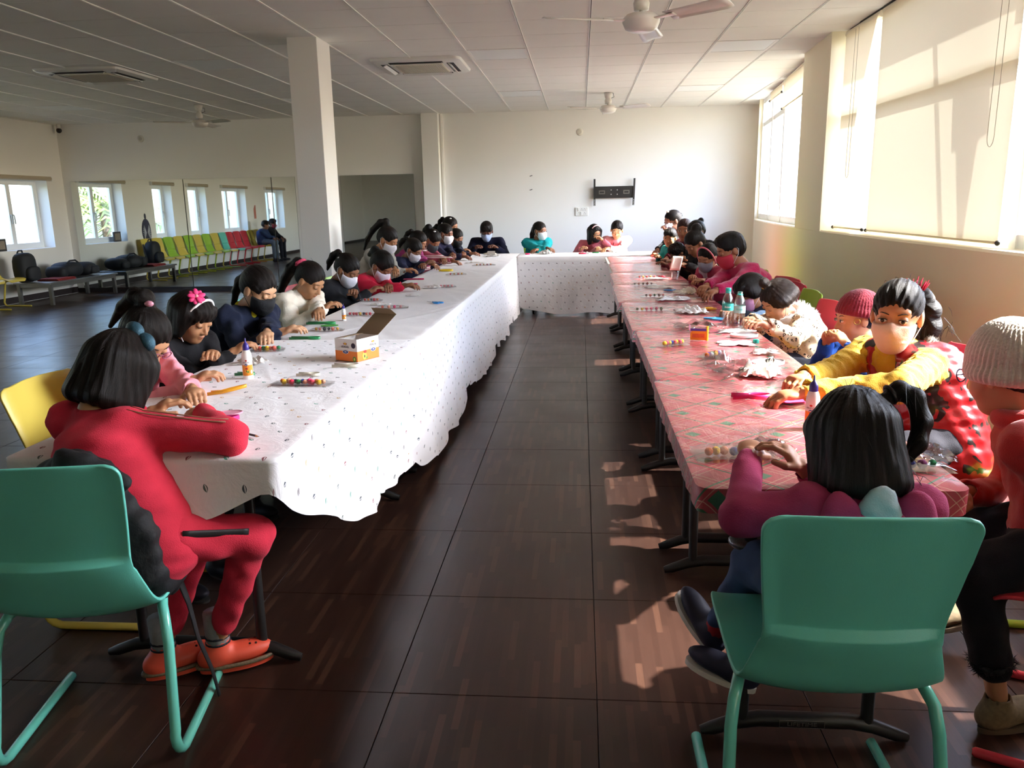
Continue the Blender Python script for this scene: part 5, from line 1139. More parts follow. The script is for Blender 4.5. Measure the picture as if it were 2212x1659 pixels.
p = kid('girl in a dusty rose top with headband and black mask at the far table', (.188, 11.2, .985), 176, (36, 12, -4), [(.27, 11.0, .90), (.02, 10.95, .79)], '#b9616c', ('long', dict(length=.14, tie=(0, -.4, 1), vol=1.04)), 'teal', 'teal chair behind the girl with the black mask and headband', s=1.0, mask='#161416', skin='#b98560', loop='#161416', open_=True); p.band('#e6b8b8', y=.03, r=.008)
p = kid('girl in a light pink sweatshirt with dark piping at the far table', (.488, 11.2, 1.025), 184, (-10, 22, 4), [(.36, 10.92, .79), (.24, 10.95, .79)], '#e39a9c', ('pony', dict(bun=((.0, -.105, .03), .034), tie=(0, -.9, .4))), 'red', 'red chair behind the girl in the light pink sweatshirt', s=1.06, skin='#c9986c', r=1.1)
for q in (-1, 1): p.stripe('piping', p.top_prims, p.nb-p.up*.05+p.r*q*.04, p.waist+p.r*q*.09, p.f, M('piping_dark', '#4a2a30', .7), .0045, 1)
# --- right row from the far end
p = kid('tall girl in black with a white clip at the far end of the right row', (1.13, 10.25, 1.155), 100, (10, 12, 0), [(.98, 10.1, 1.04), (.86, 10.0, .80)], '#2b2b2d', ('pony', dict(bun=((0, -.10, .04), .028), tie=(0, -.9, .4))), 'red', 'red chair under the tall girl in black', s=1.12, skin='#8a5c48'); clip(p, (-.02, .05, .115), '#f0ece0', .011)
p = kid('small girl in teal with a big white flower in her hair', (1.0, 9.3, .995), 108, (50, 6, 4), [(.835, 9.5, .785), (.82, 9.15, .79)], '#2f9f9a', ('pony', dict(tie=(0, -.9, .4), fringe=.012)), 'yellow', 'yellow chair under the small girl in teal', s=.92, skin='#c99266', open_=True); p.flower((.01, .04, .135), '#f4e6f6', .045, 14)
p = kid('girl in a maroon jacket gazing at the camera, far right', (1.12, 9.1-.1, 1.085), 108, (52, 4, 0), [(.88, 8.55, .79), (.86, 8.75, .79)], '#6c2331', ('pony', dict(tail=pony(.1), tie=(0, -.9, .35), col='#3a1f1c')), 'green', 'green chair under the girl in maroon', s=1.03, skin='#a56e50', open_=True)
p = kid('little child with tousled hair bent low beside the maroon jacket', (.97, 8.3, .885), 104, (18, 38, 0), [(.80, 8.1, .785), (.80, 8.3, .785)], '#8a3a44', ('short', dict(tie=(0, -.2, 1), vol=1.05, amp=.004)), 'red', 'red chair under the little child with tousled hair', s=.84, skin='#8f5f46')
p = kid('girl in black with a hair bun holding up a piece of white paper', (1.05, 7.62, 1.01), 108, (10, 36, 0), [(.86, 7.30, .84), (.88, 7.5, .86)], '#1a1718', ('pony', dict(bun=((0, -.085, .10), .048), tie=(0, -.7, .75))), 'teal', 'teal chair under the girl in black holding paper', s=1.05, skin='#9a6a4e', topname='jacket'); p.collar(fabric('#b7a878'), .055, .01)
p = kid('girl in black with a pale blue mask between two dark-haired heads', (1.16, 8.35, 1.085), 106, (14, 26, 0), [(.90, 8.02, .79), (.9, 8.1, .79)], '#201d1f', ('pony', dict(bun=((0, -.1, .08), .03), tie=(0, -.8, .6))), 'yellow', 'yellow chair under the girl with the pale blue mask', mask='#c6d2dc', skin='#8f6048')
p = kid('girl with a pink headband and grey mask, right-hand row', (1.03, 6.72, .945), 112, (24, 26, 6), [(.90, 6.35, .79), (.86, 6.55, .79)], '#a83550', ('pony', dict(tail=pony(.1), tie=(0, -.9, .35))), 'green', 'green chair under the girl with the pink headband', s=.95, mask='#8e8a94', skin='#b47c5c', loop='#b0acb4'); p.band('#e0707e', y=.035, r=.007); p.world('scarf', [('c', p.nb+p.f*.07-v3(0, 0, .02), p.waist+p.f*.13, .03, .02, .02), ('c', p.nb+p.f*.07+p.r*.05-v3(0, 0, .02), p.waist+p.f*.12+p.r*.06, .028, .02, .02)], fabric('#cdb6c0'), .012)
p = kid('boy in a fuzzy magenta sweater and red mask seen from behind', (1.07, 5.93, 1.05), 104, (-6, 22, 0), [(.80, 5.42, .80), (.78, 5.62, .80)], '#bb1c52', ('short', dict(tie=(0, -.3, 1), vol=.98, amp=.0014)), 'red', 'red chair beyond the leopard coat, under the magenta sweater', s=1.06, mask='#b8283c', skin='#a46c4c', fuzz=.5, r=1.12, fold=.004); p.collar(fabric('#e8b8bc'), .052, .013, .1)
p = kid('child with a dark bowl haircut and pink mask in denim', (1.0, 4.86, .862), 106, (-2, 22, 0), [(.78, 4.42, .785), (.78, 4.6, .785)], '#3b4c62', ('bob', dict(length=.0, tie=(0, -.1, 1), fringe=.03, vol=1.04)), None, None, s=.92, mask='#c98aa6', skin='#9c6b4c', topname='denim_jacket')
chair(1.14, 5.14, 92, 'green', 'green chair behind the child with the bowl haircut'); chair(1.17, 5.62, 96, 'red', 'dark red chair furthest back against the cream wall')
# --- R10: leopard coat
def leopard():
    m, t = new_mat('leopard_print'); tc = t.n('TexCoord'); v = t.n('TexVoronoi', i_Scale=42.0, i_Randomness=.9); nz = t.n('TexNoise', i_Scale=30.0, i_Detail=2.0); t.l(tc.outputs['Object'], nz.inputs['Vector'])
    mx = t.n('VectorMath', operation='ADD'); sc = t.n('VectorMath', operation='SCALE'); sc.inputs['Scale'].default_value = .02; t.l(nz.outputs['Color'], sc.inputs[0]); t.l(tc.outputs['Object'], mx.inputs[0]); t.l(sc.outputs[0], mx.inputs[1]); t.l(mx.outputs[0], v.inputs['Vector'])
    d = v.outputs['Distance']; ring = t.math('MULTIPLY', t.math('GREATER_THAN', d, .16), t.math('LESS_THAN', d, .36)); brk = t.math('GREATER_THAN', nz.outputs[0], .44)
    t.l(t.mix(t.math('MULTIPLY', ring, brk), lin('#e2c6a2'), lin('#3a2618')), t.b.inputs['Base Color']); t.b.inputs['Roughness'].default_value = .9; return m
p = Person('little girl in a leopard-print coat with a white fur collar', (1.20, 4.42), 108, (1.06, 4.42, .862), [(.87, 4.06, .79), (.84, 4.2, .79)], look=(2, 30, 2), s_=.95, skin='#cc9270')
p.top(leopard(), 1.12, .006, name='coat'); legs(p); p.hair('bob', length=-.012, tie=(.0, .25, 1), vol=1.05, amp=.0016, col='#2a1d15', bun=((.0, .03, .145), .03)); p.eyes(False); p.wisps(90, 12, .05, '#5a463a'); clip(p, (0, .045, .118), '#c9a04a', .008)
furm = M('fur_white', '#efe9e2', .95, sheen=.6); k = p.k
p.fur([('r', p.nb+p.up*.0+p.f*.005, unit(p.up*.85+p.f*.5), .078*k, .036*k, .02), ('e', p.nb-p.f*.09-p.up*.02, v3(.07, .07, .055), None, .03), ('c', p.nb+p.f*.07-p.up*.03, p.chest+p.f*.13-p.up*.02, .038, .03, .03)], furm, 2600, .02)
m = MB().tube([Vector(p.L(q).tolist()) for q in ((-.078, -.02, .01), (-.072, .012, -.03), (-.058, .03, -.08))], .005, 6, flat=.3); p.mb('hanging_mask', m, M('loop_#e8e8ea', '#e8e8ea', .7))
chair(1.10, 4.55, 96, 'red', 'large red chair behind the leopard-print coat')
# --- R11: maroon knitted hat
p = Person('child in a maroon knitted hat and blue top behind the yellow-sleeved girl', (1.36, 3.66), 100, (1.20, 3.60, .885), [(1.06, 3.42, .80), (1.02, 3.52, .79)], look=(-4, 6, 0), s_=.92, skin='#cf9468')
p.top(fabric('#2a57ad'), 1.06, .005); legs(p); p.hair('pony', tie=(0, -.2, 1), vol=.88); p.eyes(True); p.knit_hat('#7d1e2b', 40, low=.034); p.collar(fabric('#1c1a1c'), .06, .024, .3, name='scarf')
m = MB().tube([Vector(p.L((-.081+.004*math.cos(a), .03+.013*math.cos(a), -.002+.013*math.sin(a))).tolist()) for a in np.linspace(0, 2*PI, 15)[:-1]], .0028, 6, closed=True); p.mb('hat_button', m, M('button_gold', '#b8954a', .35, metal=.6))
chair(1.05, 3.92, 90, 'yellow', 'pale yellow chair between leopard coat and knitted hat')
# --- R12: yellow sweater, red vest, printed mask
p = Person('girl in a yellow knit sweater, red padded vest and peach mask looking over', (1.30, 2.93), 112, (1.13, 2.965, .985), [(.72, 2.60, .79), (.74, 2.80, .79)], look=(40, 6, 3), s_=1.08, skin='#b57d58', elbows=[(1.02, 2.62, .80), None])
p.top(M('yellow_knit', '#dcb534', .9, var=.15, vscale=20, bump=.7, bscale=260, sheen=.1), 1.02, .005, collar=True, name='sweater', wl=.05)
vm, t = new_mat('vest_print'); tc = t.n('TexCoord'); nz = t.n('TexNoise', i_Scale=13.0, i_Detail=2.0, i_Distortion=.6); t.l(tc.outputs['Object'], nz.inputs['Vector']); t.l(t.mix(t.math('GREATER_THAN', nz.outputs[0], .585), lin('#a3161f'), lin('#241a1a')), t.b.inputs['Base Color']); t.b.inputs['Roughness'].default_value = .32; t.b.inputs['Coat Weight'].default_value = .3
p.vest(vm); p.collar(M('yellow_knit'), .050, .019, .2, .016, 'turtleneck'); p.fur([('r', p.nb-p.f*.035-p.up*.02, unit(p.up*.8+p.f*.6), .088, .024, .02)], M('fur_grey', '#6b645c', .95), 1200, .012, name='hood_lining')
legs(p); p.hair('pony', tail=[((-.03, -.095, .045), .022), ((-.06, -.115, .045), .028), ((-.085, -.12, .0), .034), ((-.095, -.115, -.06), .034), ((-.095, -.10, -.115), .026), ((-.09, -.09, -.15), .008)], tie=(0, -.9, .4), amp=.0016); p.eyes(True)
p.mask('#e0b49c', loopcol='#e9e4de'); p.wisps(110, 14, .05, region=((-.09, -.115, -.05), .026)); p.wisps(30, 15, .05)
mk = [M('print_blue', '#5a8aa0', .8), M('print_pink', '#c46a80', .8), M('print_white', '#efe6e0', .8)]
for k, (x, z, r, c) in enumerate(((.022, -.045, .010, 0), (.03, -.055, .009, 1), (.02, -.058, .007, 2), (.034, -.044, .007, 0), (.026, -.068, .006, 1), (.041, -.052, .005, 0))):
    m = MB(); m.ball(p.L((-x if False else x, .0945-abs(x)*.62+(z+.05)*.1, z)), (r*1.2, .004, r*.8), 10, 6, R=Matrix([list(q) for q in p.R])@Matrix.Rotation(-.5, 3, 'Z')); p.mb('mask_print', m, mk[c])
m = MB(); 
for g_ in range(16): a = g_*.40; m.tube([Vector(p.L((.026*math.cos(a)-.035, -.085+.026*math.sin(a), .075)).tolist()), Vector(p.L((.036*math.cos(a)-.04, -.095+.036*math.sin(a), .10+.012*math.sin(a*3))).tolist())], [.005, .001], 5)
p.mb('hair_tie', m, fabric('#b8223c'))
chair(1.16, 3.1, 90, 'red', 'orange-red chair behind the girl in the padded vest')
# --- R13: pink hoodie, foreground right
p = Person('small girl in a dusky pink hoodie with a side ponytail, back to the camera', (.585, 1.66), 4, (.582, 1.715, .892), [(.40, 1.865, .805), (.50, 1.885, .785)], look=(6, 22, 0), s_=.93, skin='#c08c6e', sh_w=.122, hips=(.59, 1.67, .53), knees=[(.445, 1.93, .505), (.60, 1.95, .505)], feet=[(.375, 2.03, .27), (.425, 1.94, .225)], elbows=[(.345, 1.66, .735), None])
hm = fabric('#a3385f'); p.top(hm, 1.0, .0035, name='hoodie', wl=.1); p.pants(M('jeans_blue', '#33496e', .9, var=.35, vscale=25), .005, .88)
p.hair('bob', length=.105, tie=(.05, -.25, 1), vol=1.03, amp=.0013, tail=[((.072, -.04, .085), .016), ((.10, -.05, .105), .02), ((.132, -.055, .085), .021), ((.143, -.055, .03), .021), ((.130, -.05, -.02), .019), ((.108, -.045, -.05), .010)])
p.eyes(False); p.wisps(46, 21, .06); p.wisps(14, 22, .05, region=((.08, -.06, -.08), .015)); p.wisps(26, 23, .045, region=((.115, -.05, .11), .012))
for z in (.092, .10): p.shape('hair_tie', [('r', v3(.082, -.044, z), unit(v3(1, -.1, .5)), .017, .005, .01)], M('tie_black', '#1a1618', .5))
p.world('hood', [('e', p.nb-p.f*.062-p.up*.075-p.r*.075, v3(.050, .034, .105), None, .02), ('e', p.nb-p.f*.062-p.up*.075+p.r*.075, v3(.050, .034, .105), None, .02), ('c', p.nb+p.f*.03-p.r*.085-p.up*.03, p.nb-p.f*.05-p.r*.07-p.up*.02, .022, .026, .02), ('c', p.nb+p.f*.03+p.r*.085-p.up*.03, p.nb-p.f*.05+p.r*.07-p.up*.02, .022, .026, .02)], hm, .008, lambda P: wob(P, .003, .05, 3))
p.world('hood_lining', [('e', p.nb-p.f*.068-p.up*.06, v3(.050, .026, .105), None, .02)], fabric('#a8b8be'), .008, lambda P: wob(P, .003, .03, 8))
sn = M('sneaker_navy', '#1f2036', .6); p.shoes(sn, sole_w, dirs=[(-.45, .6, .62), (-.88, .42, .2)], r=1.05)
for i in (0, 1): u = unit(p.kn[i]-p.an[i]); p.tube('sock', [p.an[i]-u*.02, p.an[i]+u*.05], [.034, .035], M('sock_red', '#a31f26', .9, var=.2), 12)
p.world('knee_patch', [('e', p.kn[0]+v3(-.02, .02, .045), v3(.05, .045, .02), None, .01)], M('glitter_patch', '#6b7076', .3, metal=.6, var=.5, vscale=220), .006)
# --- R14: beige hat, red sweater, right edge
p = Person('girl in a beige knitted hat and fuzzy red sweater at the right edge', (1.26, 2.02), 64, (1.12, 2.18, .945), [(1.08, 1.96, .475), (1.0, 2.2, .60)], look=(-30, 14, 0), s_=1.04, skin='#b07a58', hips=(1.25, 2.02, .545), knees=[(1.0, 1.97, .47), (1.06, 2.24, .45)], feet=[(1.10, 1.985, .10), (1.10, 2.42, .14)], elbows=[(1.22, 1.90, .68), None])
p.top(M('fuzzy_red', '#b01d1c', .95, var=.2, vscale=25, bump=.5, bscale=420, sheen=.3), 1.1, .0035, name='sweater', wl=.1); p.pants(fabric('#17171b'), .005, .72); p.hair('pony', tie=(0, -.2, 1), vol=.84); p.collar(M('fuzzy_red'), .056, .026, .2, .02, 'roll_neck'); p.eyes(True); p.glasses('#5a4a8a'); p.knit_hat('#c9bdb2', 44, low=-.004)
p.shoes(M('shoe_pattern', '#6b5a3e', .8, var=.5, vscale=90), M('sole_brown', '#5b4c3a', .8), dirs=[(.95, .25, .1), (.9, .2, .1)])
for i in (0, 1): p.fur([('r', p.kn[i]+(p.an[i]-p.kn[i])*.70, unit(p.an[i]-p.kn[i]), .042, .010, .01)], M('lace_black', '#121215', .9), 500, .016, name='lace_hem')
chair(1.273, 2.0, 64, 'red', 'red chair under the girl in the beige hat at the right edge')
chair(1.62, 2.75, 84, 'green', 'green chair by the wall behind the girl in the beige hat')
# --- boys seen in the mirror
p = kid('boy in a dark blue top sitting by the left wall, seen in the mirror', (-8.42, 6.12, .97), -88, (-20, 10, 0), [(-8.15, 6.02, .62), (-8.15, 6.18, .62)], '#2b3a5a', ('short', dict(tie=(0, -.2, 1))), None, None, s=1.02, skin='#8a6048', pants=fabric('#5a6470'), back=.12)
p = kid('boy in black with a red mask by the left wall, seen in the mirror', (-8.40, 5.66, 1.0), -88, (0, 14, 0), [(-8.1, 5.56, .60), (-8.1, 5.74, .60)], '#1b1b20', ('short', dict(tie=(0, -.2, 1))), None, None, s=1.06, mask='#a3303c', skin='#7a523e', back=.12, open_=True)
# ------------------------------------------------------------------ things on the tables
def tz(x, y):
    if x > -.8: return .7435 if y < 10.2 else .745
    return .7505 if y < 3.92 else .747 if y < 5.5 else .745 if y < 7.38 else .743
def bend_text(txt, size, R, z0, ang, mat, parent, name='lettering', sx=1):
    me = text_mesh(txt, size, .0002)
    for v in me.vertices:
        a = ang+v.co.x*sx/R; r = R+v.co.z+.0006; v.co = (r*math.cos(a), r*math.sin(a), z0+v.co.y)
    return link(name, me, mat, parent)
wplast = M('bottle_white', '#f3f1ec', .35); capb = M('cap_blue', '#3b2c86', .35); orl = M('label_orange', '#f0921f', .5); inkm = M('ink_dark', '#33263a', .6); redm = M('ink_red', '#c23a2a', .6); grn = M('ink_green', '#5a8a3a', .6); bluem = M('ink_blue', '#2c3f86', .6); yelm = M('ink_yellow', '#f0d04a', .6)
def glue(x, y, sc, label, lab=True):
    o = empty('glue_bottle', (x, y, tz(x, y)-.002)); tag(o, label, 'bottle', 'white glue bottles'); o.scale = (sc, sc, sc); fa = math.atan2(-y, -x)
    MB().lathe([(.001, 0), (.0195, 0), (.0205, .003), (.0205, .012), (.0198, .014), (.0198, .085), (.0185, .100), (.0145, .112), (.0115, .117)], 28).build('body', wplast, o, smooth='auto')
    MB().lathe([(.0122, .114), (.0128, .118), (.0125, .132), (.009, .140), (.0035, .146), (.0022, .160), (.001, .163)], 20).build('cap', capb, o, smooth='auto')
    m = MB(); n = 18; m.add([(.0201*math.cos(fa-1.25+2.5*i/n), .0201*math.sin(fa-1.25+2.5*i/n), z) for z in (.016, .058) for i in range(n+1)], [(i, i+1, n+2+i, n+1+i) for i in range(n)]); l = m.build('label', orl, o, smooth=True)
    if lab:
        bend_text('FEVICOL', .0068, .0201, .068, fa-.2, inkm, l); bend_text('MR', .006, .0206, .0585, fa-.25, wplast, l)
        def patch(a, z, w, h, mt, off=0): 
            q = MB(); k = 14; q.add([((.0203+off)*math.cos(a+w*math.cos(t)), (.0203+off)*math.sin(a+w*math.cos(t)), z+h*math.sin(t)) for t in np.linspace(0, 2*PI, k+1)[:-1]], [tuple(range(k))]); q.build('print', mt, l)
        patch(fa-.25, .0585, .28, .0052, bluem); patch(fa-.2, .0755, .2, .003, redm); patch(fa-.2, .035, .3, .008, yelm); patch(fa-.2, .044, .25, .005, redm, .0002); patch(fa+.05, .031, .18, .004, grn, .0002); patch(fa-.25, .034, .07, .004, inkm, .0003); patch(fa+.75, .03, .2, .008, wplast)
    return o
glue(-1.308, 2.992, 1.0, 'white glue bottle with blue cap and orange label standing near the black jacket girl')
glue(-1.40, 4.62, .62, 'small white glue bottle standing in front of the cream fleece')
glue(.672, 2.325, 1.0, 'white glue bottle with blue cap on the nearest red plaid table')
# open carton
ax, ay = -1.069, 3.368; bx, by = -.957, 3.315; ang = math.atan2(by-ay, bx-ax); L1_, L2_, HH = .124, .144, .098
o = empty('glue_carton', (ax, ay, tz(ax, ay)-.001), ang); tag(o, 'open orange and white glue carton with its brown lid raised', 'box')
cw = M('carton_white', '#efece6', .6); co = M('carton_orange', '#ee8330', .6); cb_ = M('carton_brown', '#8a755a', .85)
def wallp(a, b, nm='side'):
    d = Vector((b[0]-a[0], b[1]-a[1], 0)); n = Vector((d.y, -d.x, 0)).normalized()*.0012
    m = MB(); 
    for z0, z1, mt in ((0, HH*.46, co), (HH*.46, HH, cw)):
        m = MB(); A, B = Vector((*a, z0)), Vector((*b, z0)); up = Vector((0, 0, z1-z0)); m.add([A, B, B+up, A+up, A-n, B-n, B-n+up, A-n+up], [(0, 1, 2, 3), (7, 6, 5, 4), (0, 4, 5, 1), (3, 2, 6, 7), (1, 5, 6, 2), (0, 3, 7, 4)]); m.build('side_panel', mt, o)
wallp((0, 0), (L1_, 0)); wallp((L1_, 0), (L1_, L2_)); wallp((L1_, L2_), (0, L2_)); wallp((0, L2_), (0, 0))
MB().b2((0, 0, 0), (L1_, L2_, .002)).build('base', cb_, o)
def flap(a, b, tipv, nm, w2=1.0):
    A, B, T = Vector(a), Vector(b), Vector(tipv); m = MB(); c = (A+B)/2; n = (B-A).cross(T).normalized()*.0014; P = [A, B, c+(B-c)*w2+T, c+(A-c)*w2+T]
    m.add(P+[p+n for p in P], [(0, 1, 2, 3), (7, 6, 5, 4), (0, 4, 5, 1), (1, 5, 6, 2), (2, 6, 7, 3), (3, 7, 4, 0)]); return m.build(nm, cb_, o)
flap((0, L2_, HH), (L1_, L2_, HH), (.05, .075, .085), 'lid'); flap((.05, L2_+.075, HH+.085), (L1_+.05, L2_+.075, HH+.085), (-.012, -.018, .026), 'tuck_flap', .86)
flap((0, 0, HH), (0, L2_, HH), (.05, 0, .006), 'side_flap', .85); flap((L1_, L2_*.98, HH), (L1_, L2_*.3, HH), (.004, .0, -.0), 'side_flap', .9) if False else None
def on_face(txt, size, x, z, face, mat, sx=1):
    q = letter(txt, size, mat, o, (x, -.0018, z) if face == 0 else (L1_+.0018, x, z), (PI/2, 0, 0 if face == 0 else PI/2), sx); return q
def disc(x, z, w, h, face, mt, off=.0015, n=18):
    m = MB(); P = [(x+w*math.cos(t), z+h*math.sin(t)) for t in np.linspace(0, 2*PI, n+1)[:-1]]
    m.add([(a, -off, b) if face == 0 else (L1_+off, a, b) for a, b in P], [tuple(range(n))]); m.build('print', mt, o)
for fc, x0 in ((0, .06), (1, .105)):
    on_face('FEVICOL', .013, x0, HH*.64, fc, inkm, .85); disc(x0, HH*.78, .010, .004, fc, redm); disc(x0, HH*.78, .004, .005, fc, yelm, .0017); disc(x0, HH*.42, .017, .0085, fc, wplast); disc(x0, HH*.42, .0145, .007, fc, bluem, .0018)
    q = letter('MR', .009, wplast, o, (x0, -.0022, HH*.42) if fc == 0 else (L1_+.0022, x0, HH*.42), (PI/2, 0, 0 if fc == 0 else PI/2))
disc(.105, HH*.72, .012, .012, 0, inkm); disc(.108, HH*.12, .010, .012, 0, grn); disc(.108, HH*.12, .004, .006, 0, yelm, .0018)
disc(.045, HH*.22, .013, .017, 1, yelm); disc(.05, HH*.40, .010, .007, 1, redm, .0018); disc(.045, HH*.2, .004, .007, 1, inkm, .002); disc(.06, HH*.12, .006, .006, 1, grn, .0018)
# pompom packets
film = glass_mat('clear_film', (.97, .97, .98), .10, .08)
PC = ['#e0304e', '#ee7a30', '#f0a080', '#3a3a52', '#f0c030', '#e83a78', '#2f8a4a', '#f0b090', '#e05060', '#3a4a9a']
def packet(x, y, ang, L, w, n, label, seed=0, rr=.0095, tall=.012, group='packets of coloured pompoms', cols=None):
    o = empty('pompom_packet', (x, y, tz(x, y)), math.radians(ang)); tag(o, label, 'packet', group); g = random.Random(seed)
    def f(s):
        def q(u, v):
            e = (1-abs(2*u-1)**4)*(1-abs(2*v-1)**3); return ((u-.5)*L, (v-.5)*w, (tall*.5+s*tall*e*(.9+.3*math.sin(23*u+seed)*math.sin(17*v+2*seed))) if s > 0 else .001)
        return q
    b = MB().grid(f(1), 22, 8).grid(f(-1), 6, 3); b.build('bag', film, o, smooth=True)
    shared = {}
    for k in range(n):
        c = (cols or PC)[(k*3+seed) % len(cols or PC)] if not cols else cols[k % len(cols)]
        r = rr*g.uniform(.85, 1.1)
        if (c, 0) not in shared:
            m = MB(); m.ball((0, 0, 0), rr, 10, 7); me = m.mesh('pompom', True); me.materials.append(fabric(c, .3)); shared[(c, 0)] = me
        q = bpy.data.objects.new('pompom', shared[(c, 0)]); COL.objects.link(q); q.parent = o; s_ = r/rr; q.scale = (s_, s_, s_); q.rotation_euler = (g.random()*6, g.random()*6, 0)
        q.location = ((k+.5)/n*L*.74-L*.37+g.uniform(-.002, .002), g.uniform(-.006, .006) if n < 9 else (-.006 if k % 2 else .006)+g.uniform(-.003, .003), rr+.001)
    return o
packet(-1.05, 2.88, -4, .235, .07, 13, 'clear packet of bright pompoms on the nearest white cloth, in front of the carton', 1, .0105)
packet(-1.47, 3.60, 12, .16, .08, 7, 'crumpled clear bag of orange and green pompoms beside the glue bottle', 2, .011, cols=['#f09a80', '#e8604a', '#2f8a4a', '#f0c030', '#f08a70', '#e86a5a', '#3a8a5a'])
packet(-1.38, 4.22, 0, .19, .06, 6, 'clear packet of pompoms in front of the black-masked girl', 3, cols=['#e8b040', '#e07a6a', '#343a52', '#343a52', '#e07a6a', '#e8b040'])
packet(-1.36, 4.83, -6, .2, .06, 7, 'clear packet with a red row of pompoms by the cream fleece', 4, cols=['#d84a5a', '#e05a6a', '#d84a5a', '#e0b040', '#3a3a6a', '#e8604a', '#d84a5a'])
packet(-1.24, 5.16, 8, .22, .07, 4, 'clear packet with four pompoms beside the blue scissors', 5, cols=['#e8604a', '#f0a080', '#e83a78', '#f0b0b0'])
packet(-1.10, 6.52, 15, .16, .08, 4, 'small clear packet of pink pompoms in the middle of the left row', 6, cols=['#e0708a', '#f0a0a8'])
packet(-1.50, 5.60, 0, .18, .06, 6, 'clear packet of red pompoms before the red zip jacket', 7, cols=['#3a3a4a', '#d83a4a', '#e8702a'])
packet(-1.20, 7.7, 10, .2, .08, 4, 'clear packet of pompoms by the yellow ribbon', 8, cols=['#e83a58', '#f0b040'])
packet(-1.07, 8.86, 10, .26, .09, 5, 'clear packet of pompoms near the far end of the left row', 9, cols=['#f0b070', '#e0607a'])
packet(.43, 3.74, 30, .15, .09, 8, 'clear bag of yellow and red pompoms on the second red table', 11, .012, cols=['#f0c83a', '#e0506a', '#f0d050', '#3a3a9a', '#d8504a'])
packet(.57, 3.46, 40, .14, .08, 8, 'clear bag of mixed pompoms beside the orange packet', 12, .011, cols=['#f08020', '#3a3ab0', '#f0f0f0', '#2f8a4a', '#f0c030'])
packet(.42, 4.98, 0, .24, .06, 6, 'clear packet with yellow and pink pompoms on the third red table', 13, cols=['#4a5a3a', '#f0c030', '#e0406a', '#e0406a', '#d84a6a'])
packet(.40, 2.06, 4, .21, .12, 7, 'clear bag of orange and yellow pompoms by the pink hoodie', 14, .013, .02, cols=['#f07a3a', '#f0c83a', '#f09a70', '#3a4a9a', '#f0c83a'])
packet(.80, 1.965, 2, .22, .08, 6, 'clear packet of dark pompoms at the near corner of the red table', 15, .0115, cols=['#2f8a5a', '#e8c890', '#26306a', '#26306a', '#7a3a6a'])
packet(.52, 5.72, 4, .2, .06, 5, 'clear packet of pompoms on the fourth red table', 16, cols=['#5a2a3a', '#d04a4a', '#3a5a3a'])
packet(.58, 7.15, 0, .22, .06, 5, 'clear packet of pompoms on the sixth red table', 17, cols=['#d04a4a', '#e8a040'])
packet(.50, 6.55, 3, .22, .06, 5, 'clear packet of dark pompoms on the fifth red table', 18, cols=['#4a2a34', '#a04a4a'])
# ribbons
def ribbon(x, y, pts, w, col, label):
    o = empty('ribbon_loop', (x, y, tz(x, y))); tag(o, label, 'ribbon', 'satin ribbon loops'); P = [Vector(p) for p in pts]; m = MB(); vs = []
    for i, p in enumerate(P): vs += [p, p+Vector((0, 0, w))]
    m.add(vs, [(2*i, 2*i+2, 2*i+3, 2*i+1) for i in range(len(P)-1)]); b = m.build('band', M('satin_'+col, col, .3, sheen=.3), o, smooth=True, solid=.0008); return o
def loop(a, b, n=18, tail=.03, lift=.0): 
    out = [(-a-tail, -b*.9, 0)]
    for k in range(n+1): t = -PI*.86+2*PI*.86*k/n; out.append((a*math.cos(t), b*math.sin(t), lift*(1+math.cos(t))))
    return out+[(-a-tail, b*.9, 0)]
ribbon(-1.262, 2.745, [(x*.8, y*.8+x*.35, z) for x, y, z in loop(.055, .022, tail=.04, lift=.008)], .012, '#f0a81c', 'orange-yellow satin ribbon loop beside the pink sleeve')
ribbon(-1.12, 2.345, [(-.04, .0, 0), (-.035, .03, 0), (.035, .035, .002), (.04, .03, .002), (.01, -.02, 0), (-.03, -.022, 0), (-.04, .0, 0)], .014, '#d81e84', 'magenta satin ribbon folded by the red sleeve')
ribbon(-1.36, 3.945, loop(.034, .019, tail=.09), .013, '#1f8a4c', 'green satin ribbon loop beside the open hand')
ribbon(-1.44, 4.47, loop(.034, .019, tail=.1), .013, '#2a9a50', 'green satin ribbon loop beside the small glue bottle')
ribbon(-1.33, 3.05, loop(.024, .016, tail=.03), .012, '#2a8a50', 'short green ribbon loop behind the blue-capped glue bottle')
ribbon(-.955, 3.216, loop(.03, .02, tail=.05), .013, '#e6e0cc', 'cream satin ribbon loop in front of the carton')
ribbon(-1.06, 3.04, loop(.026, .018, tail=.04), .012, '#e4dfcc', 'cream ribbon curl on the cloth left of the carton')
ribbon(-1.42, 6.75, loop(.034, .019, tail=.1), .013, '#c81e5a', 'crimson ribbon loop on the left-hand row')
ribbon(-1.37, 8.15, loop(.07, .05, tail=.0), .018, '#e8c81c', 'yellow ribbon ring under a hand on the left row')
ribbon(-1.45, 7.2, loop(.034, .019, tail=.12), .013, '#c22a5a', 'dark pink ribbon lying before the purple top')
ribbon(.60, 2.70, loop(.038, .02, tail=.05), .016, '#d81e74', 'magenta ribbon loop under the yellow sleeve on the red table')
ribbon(.21, 10.75, loop(.03, .015, tail=.03), .014, '#1f9a4c', 'bright green ribbon bow on the far table')
